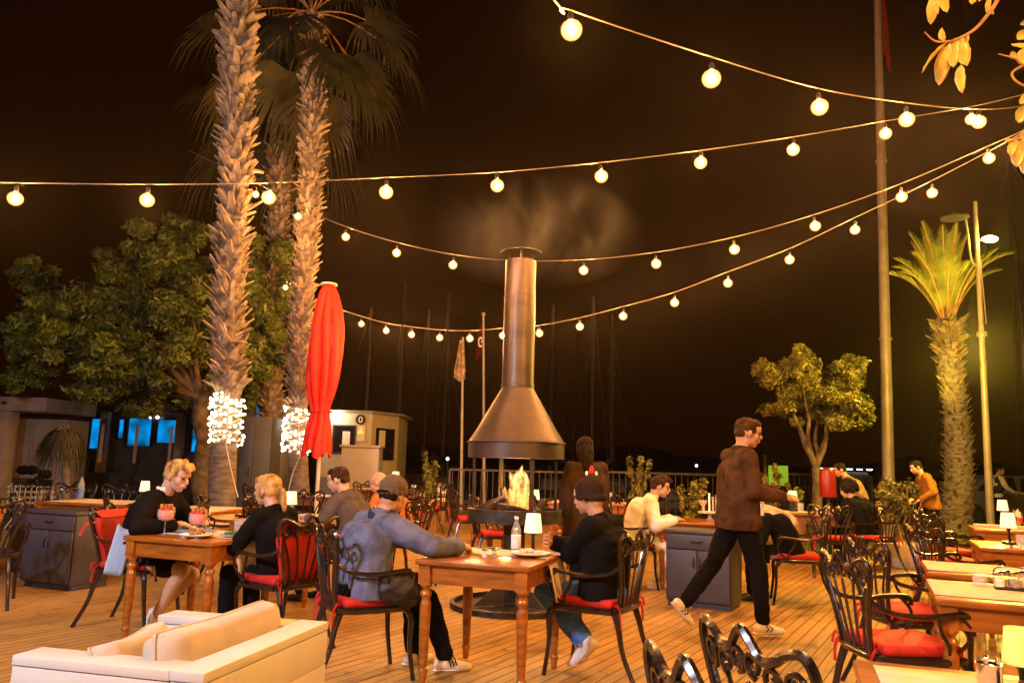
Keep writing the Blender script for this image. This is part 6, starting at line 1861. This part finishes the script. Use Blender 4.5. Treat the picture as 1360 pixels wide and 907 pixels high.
    if extra and 'cap' in extra:
        b = MB(); b.ell((0, -.012, .050), (.092, .106, .092), M=HM, **hp)
        b.ell((0, .105, .040), (.072, .070, .010), M=HM, **hp)
        for a in range(16):
            q = 2 * math.pi * a / 16; b.ell((math.cos(q) * .084, math.sin(q) * .097 - .014, .012 + .014 * math.sin(q)), (.013, .013, .020), M=HM)
        cp_ = remeshed('cap', b, M['c_cap'], root, .0065, 2, .001, 30)
        MB().tube([Hm((x_, -.014 - .1125 * math.sqrt(1 - (x_ / .1) ** 2), .002)) for x_ in (-.05, -.03, 0, .03, .05)], .0075, 6).build('cap_strap', M['c_black'], cp_)
    if extra and 'hijab' in extra:
        b = MB(); b.ell((0, -.015, .040), (.092, .105, .098), M=HM, **hp); b.ell((0, -.03, -.03), (.085, .085, .08), M=HM, **hp); b.cap(Hm((0, -.01, -.06)), p3 + Vector((0, .02, 0)), .082, .10)
        b.cap(p3 - X * .09, p3 + X * .09, .085, .085); b.cap(p3, p2 + Vector((0, -.06, .0)), .13, .14)
        remeshed('headscarf', b, M['c_hijab'], root, .009, 3, .005, 12)
    if extra and 'scarf' in extra:
        b = MB()
        for a in range(12):
            q = 2 * math.pi * a / 12; b.ell(tuple(p3 + Vector((math.cos(q) * .075, math.sin(q) * .07 + .012, .020 + .012 * math.sin(q * 2)))), (.030, .030, .036))
        remeshed('scarf', b, M['c_navy'], root, .008, 2, .004, 16)
    if extra and 'shirtcollar' in extra:
        b = MB()
        for a in range(14):
            q = 2 * math.pi * a / 14; b.ell(tuple(p3 + Vector((math.cos(q) * .060, math.sin(q) * .056 + .015, .046))), (.012, .012, .026))
        remeshed('shirt_collar', b, M['c_white'], root, .006, 1)
    return root, HM, arms, legs, p3, P

# 1 blond young man
person('blond young man in a black jacket and shorts looking down at his plate', -2.93, 6.36, -4, pelvis=(0, -.03, .53), lean=14, curl=18, head=(-14, -20, 0),
       hands=((-.16, .36, .80), (.22, .34, .80)), elbows=((-.9, -.2, -.6), (.9, -.2, -.6)), feet=((-.07, .10, .0), (.09, .20, 0)), knees=((-.05, 1, .6), (.05, 1, .6)), toe=((-12, 0), (10, 0)),
       top='c_black', trousers='c_black', shorts=True, shoe='shoe_white', skin='skin', hair='hair_blond', style='quiff', bulk=1.08, s=1.02, extra=('shirtcollar',))
# pale blue shirt hanging beside him
pillow(.15, .42, .07, 'shirt', 'c_lightblue', 'pale blue shirt hung over the arm of the blond man chair', 'shirt', (-3.00, 6.13, .62), (R(-8), R(10), R(20)), seed=5, sag=.1)
# 2 blond woman
person('blond woman with a ponytail and black jacket, seen from behind in the red-backed chair', -1.72, 5.93, 150, pelvis=(0, -.03, .50), lean=10, curl=12, head=(12, -8, 0), s=.95, sw=.16,
       hands=((-.14, .42, .76), (.16, .40, .76)), feet=((-.10, .42, 0), (.10, .36, 0)), top='c_black', trousers='c_black', skin='skin', hair='hair_blond', style='ponytail', face_detail=False)
# 3 man in flat cap
person('man in a grey-blue denim jacket and brown cap resting one arm on the table', -.86, 5.15, 32, pelvis=(0, -.08, .51), lean=6, curl=26, side=-3, twist=4, head=(22, -14, 0), bulk=1.22, sw=.195, s=.98,
       hands=((-.24, .10, .66), (.25, .50, .82)), elbows=((-1, -.2, .2), (1, -.1, -.5)), feet=((-.14, .38, 0), (.12, .50, 0)), toe=((10, 0), (-20, 0)), palm=((1, 0, 0), (-.3, 0, -1)), curlf=1.0,
       top='c_denim_grey', trousers='c_black', shoe='shoe_white', skin='skin_tan', hair='hair_dark', style='bald', extra=('cap', 'scarf', 'stripes'), collar='collar')
# dark leather bag / jacket hanging behind him
b = MB(); b.ell((0, 0, 0), (.17, .075, .11), n=20, k=12); b.ell((.05, .02, -.05), (.13, .07, .09)); b.cap((-.12, 0, .08), (.12, 0, .07), .045, .045)
o = remeshed('leather_jacket', b, M['leather'], None, .01, 1, .012, 9); o.location = (-.66, 4.98, .56); o.scale = (.85, .8, .85); o.rotation_euler.z = R(30); tag(o, 'crumpled black leather jacket hanging on the side of the capped man chair', 'jacket')
# 4 hoodie
person('person in a grey hoodie with short brown hair seen from behind', -1.48, 7.58, 160, pelvis=(0, -.03, .51), lean=10, curl=20, head=(8, -16, 0),
       hands=((-.15, .42, .78), (.15, .40, .78)), feet=((-.12, .48, 0), (.12, .40, 0)), top='c_hoodie', trousers='c_black', hair='hair_brown', style='short', collar='hood', bulk=1.1, face_detail=False)
# 5 orange
person('person in an orange knit top half hidden behind the capped man', -1.22, 8.72, 150, pelvis=(0, -.03, .50), lean=18, curl=24, head=(14, -24, 0), hands=((-.12, .40, .76), (.16, .38, .76)), top='c_orange', trousers='c_black', hair='hair_blond', style='bald', bulk=1.05, face_detail=False, vox=1.3)
# 6 beanie man in jeans
person('man in a dark beanie, black sweater and blue jeans with arms folded', .62, 5.32, 150, pelvis=(0, -.04, .50), lean=-5, curl=22, head=(-6, -14, 0), bulk=1.18, sw=.19, s=.98,
       hands=((.15, .24, .82), (-.15, .27, .85)), elbows=((-.8, .2, -.7), (.8, .2, -.7)), palm=((0, -1, 0), (0, -1, 0)), curlf=.9,
       feet=((.04, .13, .10), (-.03, .07, .13)), knees=((-.12, 1, .6), (.12, 1, .6)), toe=((20, -38), (-25, -42)), top='c_black', trousers='c_jeans', shoe='shoe_white', skin='skin_tan', style='beanie', hair='hair_dark', face_detail=False)
# 7 standing woman
_r = person('standing woman in a long dark brown top with her hair down, seen from behind', .80, 7.95, 95, pelvis=(0, 0, .90), lean=0, curl=8, head=(0, -12, 0), s=.96, sw=.16, bulk=1.12,
       hands=((-.22, .22, .86), (.22, .22, .86)), elbows=((-.8, -.8, 0), (.8, -.8, 0)), feet=((-.10, .0, 0), (.11, .03, 0)), knees=((0, 1, 0), (0, 1, 0)), top='c_darkbrown', trousers='c_black', hair='hair_dark', style='bun', long_top=.30, face_detail=False, vox=1.2)
o = MB().ell((0, 0, 0), (.028, .02, .05), n=10, k=7).build('hair_flower', M['red'], _r[0], smooth=180); o.location = (.02, -.17, 1.36)
for sx in (-1, 1): o = MB().ell((0, 0, 0), (.016, .012, .025), n=8, k=6).build('hair_pearl', M['reflector'], _r[0], smooth=180); o.location = (.02 + sx * .05, -.17, 1.33)
# 8 man in white
person('young man in a white shirt with tousled hair leaning over the table', 1.50, 9.12, -8, pelvis=(0, -.03, .53), lean=20, curl=24, head=(0, -14, 0), hands=((-.12, .40, .76), (.20, .42, .76)), feet=((-.10, .30, 0), (.10, .20, 0)),
       top='c_white', trousers='c_white', shoe='shoe_white', hair='hair_brown', style='quiff', bulk=1.24, collar='collar', vox=1.1)
# 9 walking man
_w = person('man in a brown zip jacket, black trousers and white shoes walking to the right', 1.95, 6.65, 6, pelvis=(0, .02, .94), lean=-1, curl=7, twist=0, head=(-6, -13, 0), s=1.03, bulk=1.12, sw=.185,
       hands=((.02, .33, 1.13), (.21, .30, 1.11)), elbows=((-.7, -.6, -.8), (.3, -.6, -1)), palm=((.2, 0, -1), (-.6, .1, -.8)), curlf=.15,
       feet=((-.09, -.42, .14), (.09, .17, 0)), knees=((-.05, 1, .1), (.05, 1, 0)), toe=((0, -48), (-4, 0)), top='c_brown', trousers='c_black', shoe='shoe_white', skin='skin_tan', hair='hair_brown', style='short', collar='collar', long_top=.05, extra=('shirtcollar', 'chevrons'))
b = MB(); b.box((0, 0, 0), (.012, .03, .09)); o = b.build('pocket_flash', M['reflector'], _w[0], bevel=.003); o.location = (.205, .13, 1.0); o.rotation_euler = (0, 0, R(20))
# 10 seated woman in headscarf
person('seated woman in a patterned headscarf and black skirt bending over the table', 2.98, 8.28, 162, pelvis=(0, -.02, .50), lean=28, curl=30, head=(0, -24, 0), hands=((-.15, .48, .76), (.15, .46, .76)), s=.96,
       feet=((-.10, .40, 0), (.10, .34, 0)), top='c_black', trousers='c_black', style='none', hair='hair_dark', extra=('hijab',), face_detail=False, vox=1.3, bulk=1.15)
# 11 dark-haired
person('dark-haired diner in a black jacket seated beside the red heater', 5.02, 10.92, 118, pelvis=(0, -.03, .50), lean=20, curl=22, head=(10, -16, 0), top='c_black', trousers='c_black', hair='hair_dark', style='curly', face_detail=False, vox=1.4, bulk=1.12)
# 12..14 walkers
person('walker in a tan top and grey trousers striding past behind the dark-haired diner', 6.30, 13.75, 170, pelvis=(0, .05, .90), lean=26, curl=18, head=(0, -20, 0), z0=-.1, hands=((-.2, .25, .85), (.22, .0, .80)), elbows=((-.6, -.8, 0), (.6, -.8, 0)), feet=((-.08, .30, 0), (.08, -.48, .05)), knees=((0, 1, 0), (0, 1, 0)), toe=((0, 0), (0, -18)), top='c_tan', trousers='c_grey', hair='hair_dark', style='short', vox=1.6, face_detail=False)
person('walker in a mustard hooded jacket and black trousers beside the cream pot', 7.75, 14.3, 172, pelvis=(0, .0, .92), lean=8, curl=12, head=(0, -22, 0), z0=-.1, hands=((-.2, .22, 1.0), (.2, .22, 1.0)), elbows=((-.6, -.8, 0), (.6, -.8, 0)), feet=((-.08, .28, 0), (.08, -.40, .06)), knees=((0, 1, 0), (0, 1, 0)), toe=((0, 0), (0, -20)), top='c_yellow', trousers='c_black', hair='hair_dark', style='short', collar='hood', vox=1.6, bulk=1.1, face_detail=False, long_top=.04)
_p = person('far worker in a dark vest holding a long rod beyond the lamp post', 13.7, 21.8, 0, pelvis=(0, .0, .92), lean=6, curl=8, head=(-30, -5, 0), z0=-.1, hands=((-.2, .40, 1.02), (.2, .36, 1.02)), feet=((-.12, 0, 0), (.12, .05, 0)), knees=((0, 1, 0), (0, 1, 0)), top='c_white', trousers='c_black', hair='hair_dark', style='short', vox=1.8, face_detail=False)
b = MB(); b.tube([(0, 0, 0), (1.6, -.1, -.35)], .015, 6); o = b.build('rod', M['pot']); o.location = (14.05, 21.7, .95); tag(o, 'long thin rod held by the far worker', 'rod')
b = MB()
for sx in (-1, 1): b.cap((sx * .075, 0, .98), (sx * .09, .05, 1.33), .128, .125)
remeshed('vest', b, M['c_navy'], _p[0], .02, 2)

# ============================================================ HAZE AND SMOKE
def vol(name, dens, color=(1, 1, 1), aniso=0.0):
    m = bpy.data.materials.new(name); m.use_nodes = True; nt = m.node_tree; nt.nodes.clear()
    o = nt.nodes.new('ShaderNodeOutputMaterial'); v = nt.nodes.new('ShaderNodeVolumePrincipled')
    v.inputs['Density'].default_value = dens; v.inputs['Color'].default_value = (*color, 1); v.inputs['Anisotropy'].default_value = aniso
    nt.links.new(v.outputs[0], o.inputs['Volume']); return m, v
HZ, _v = vol('glow_haze', 0.0005, (1.0, .84, .68), .9)  # tinted haze volume, added to give the bulbs a warm halo
b = MB().box((0, 19.5, 5.2), (60, 58, 15.0))
hz = tag(b.build('haze', HZ, smooth=0), 'thin haze added to put a glow round the lamps', 'haze', kind='stuff')
SMK, v = vol('chimney_smoke', 1.0, (.9, .85, .8), .2)
nt = SMK.node_tree; N, L = nt.nodes, nt.links
tc = N.new('ShaderNodeTexCoord'); n1 = N.new('ShaderNodeTexNoise'); n1.inputs['Scale'].default_value = 1.9; n1.inputs['Detail'].default_value = 4; n1.inputs['Distortion'].default_value = .8
mp = N.new('ShaderNodeMapping'); mp.inputs['Scale'].default_value = (1, 1, .7); L.new(tc.outputs['Object'], mp.inputs[0]); L.new(mp.outputs[0], n1.inputs[0])
vm = N.new('ShaderNodeVectorMath'); vm.operation = 'LENGTH'; mp2 = N.new('ShaderNodeMapping'); mp2.inputs['Scale'].default_value = (1 / 1.15, 1 / .7, 1 / .62); L.new(tc.outputs['Object'], mp2.inputs[0]); L.new(mp2.outputs[0], vm.inputs[0])
mr = N.new('ShaderNodeMapRange'); mr.inputs[1].default_value = .45; mr.inputs[2].default_value = .70; L.new(n1.outputs['Fac'], mr.inputs[0])
mr2 = N.new('ShaderNodeMapRange'); mr2.inputs[1].default_value = 1.0; mr2.inputs[2].default_value = 0.0; L.new(vm.outputs['Value'], mr2.inputs[0])
mm = N.new('ShaderNodeMath'); mm.operation = 'MULTIPLY'; L.new(mr.outputs[0], mm.inputs[0]); L.new(mr2.outputs[0], mm.inputs[1])
m3 = N.new('ShaderNodeMath'); m3.operation = 'MULTIPLY'; L.new(mm.outputs[0], m3.inputs[0]); m3.inputs[1].default_value = .36; L.new(m3.outputs[0], v.inputs['Density'])
o = MB().ell((0, 0, 0), (1.15, .7, .62), n=24, k=14).build('smoke', SMK, smooth=180); o.location = (FX + .12, FY, 3.74)
tag(o, 'pale smoke drifting above the chimney cap', 'smoke', kind='stuff')

# remove prototypes that were never placed
for p_ in [chair, chair_pad, chair_bare, LP, LPY]:
    if not p_.get('placed'):
        for c in list(p_.children_recursive): bpy.data.objects.remove(c)
        bpy.data.objects.remove(p_)
for o in scene.objects:
    if 'placed' in o.keys(): del o['placed']
print('objects', len(scene.objects))
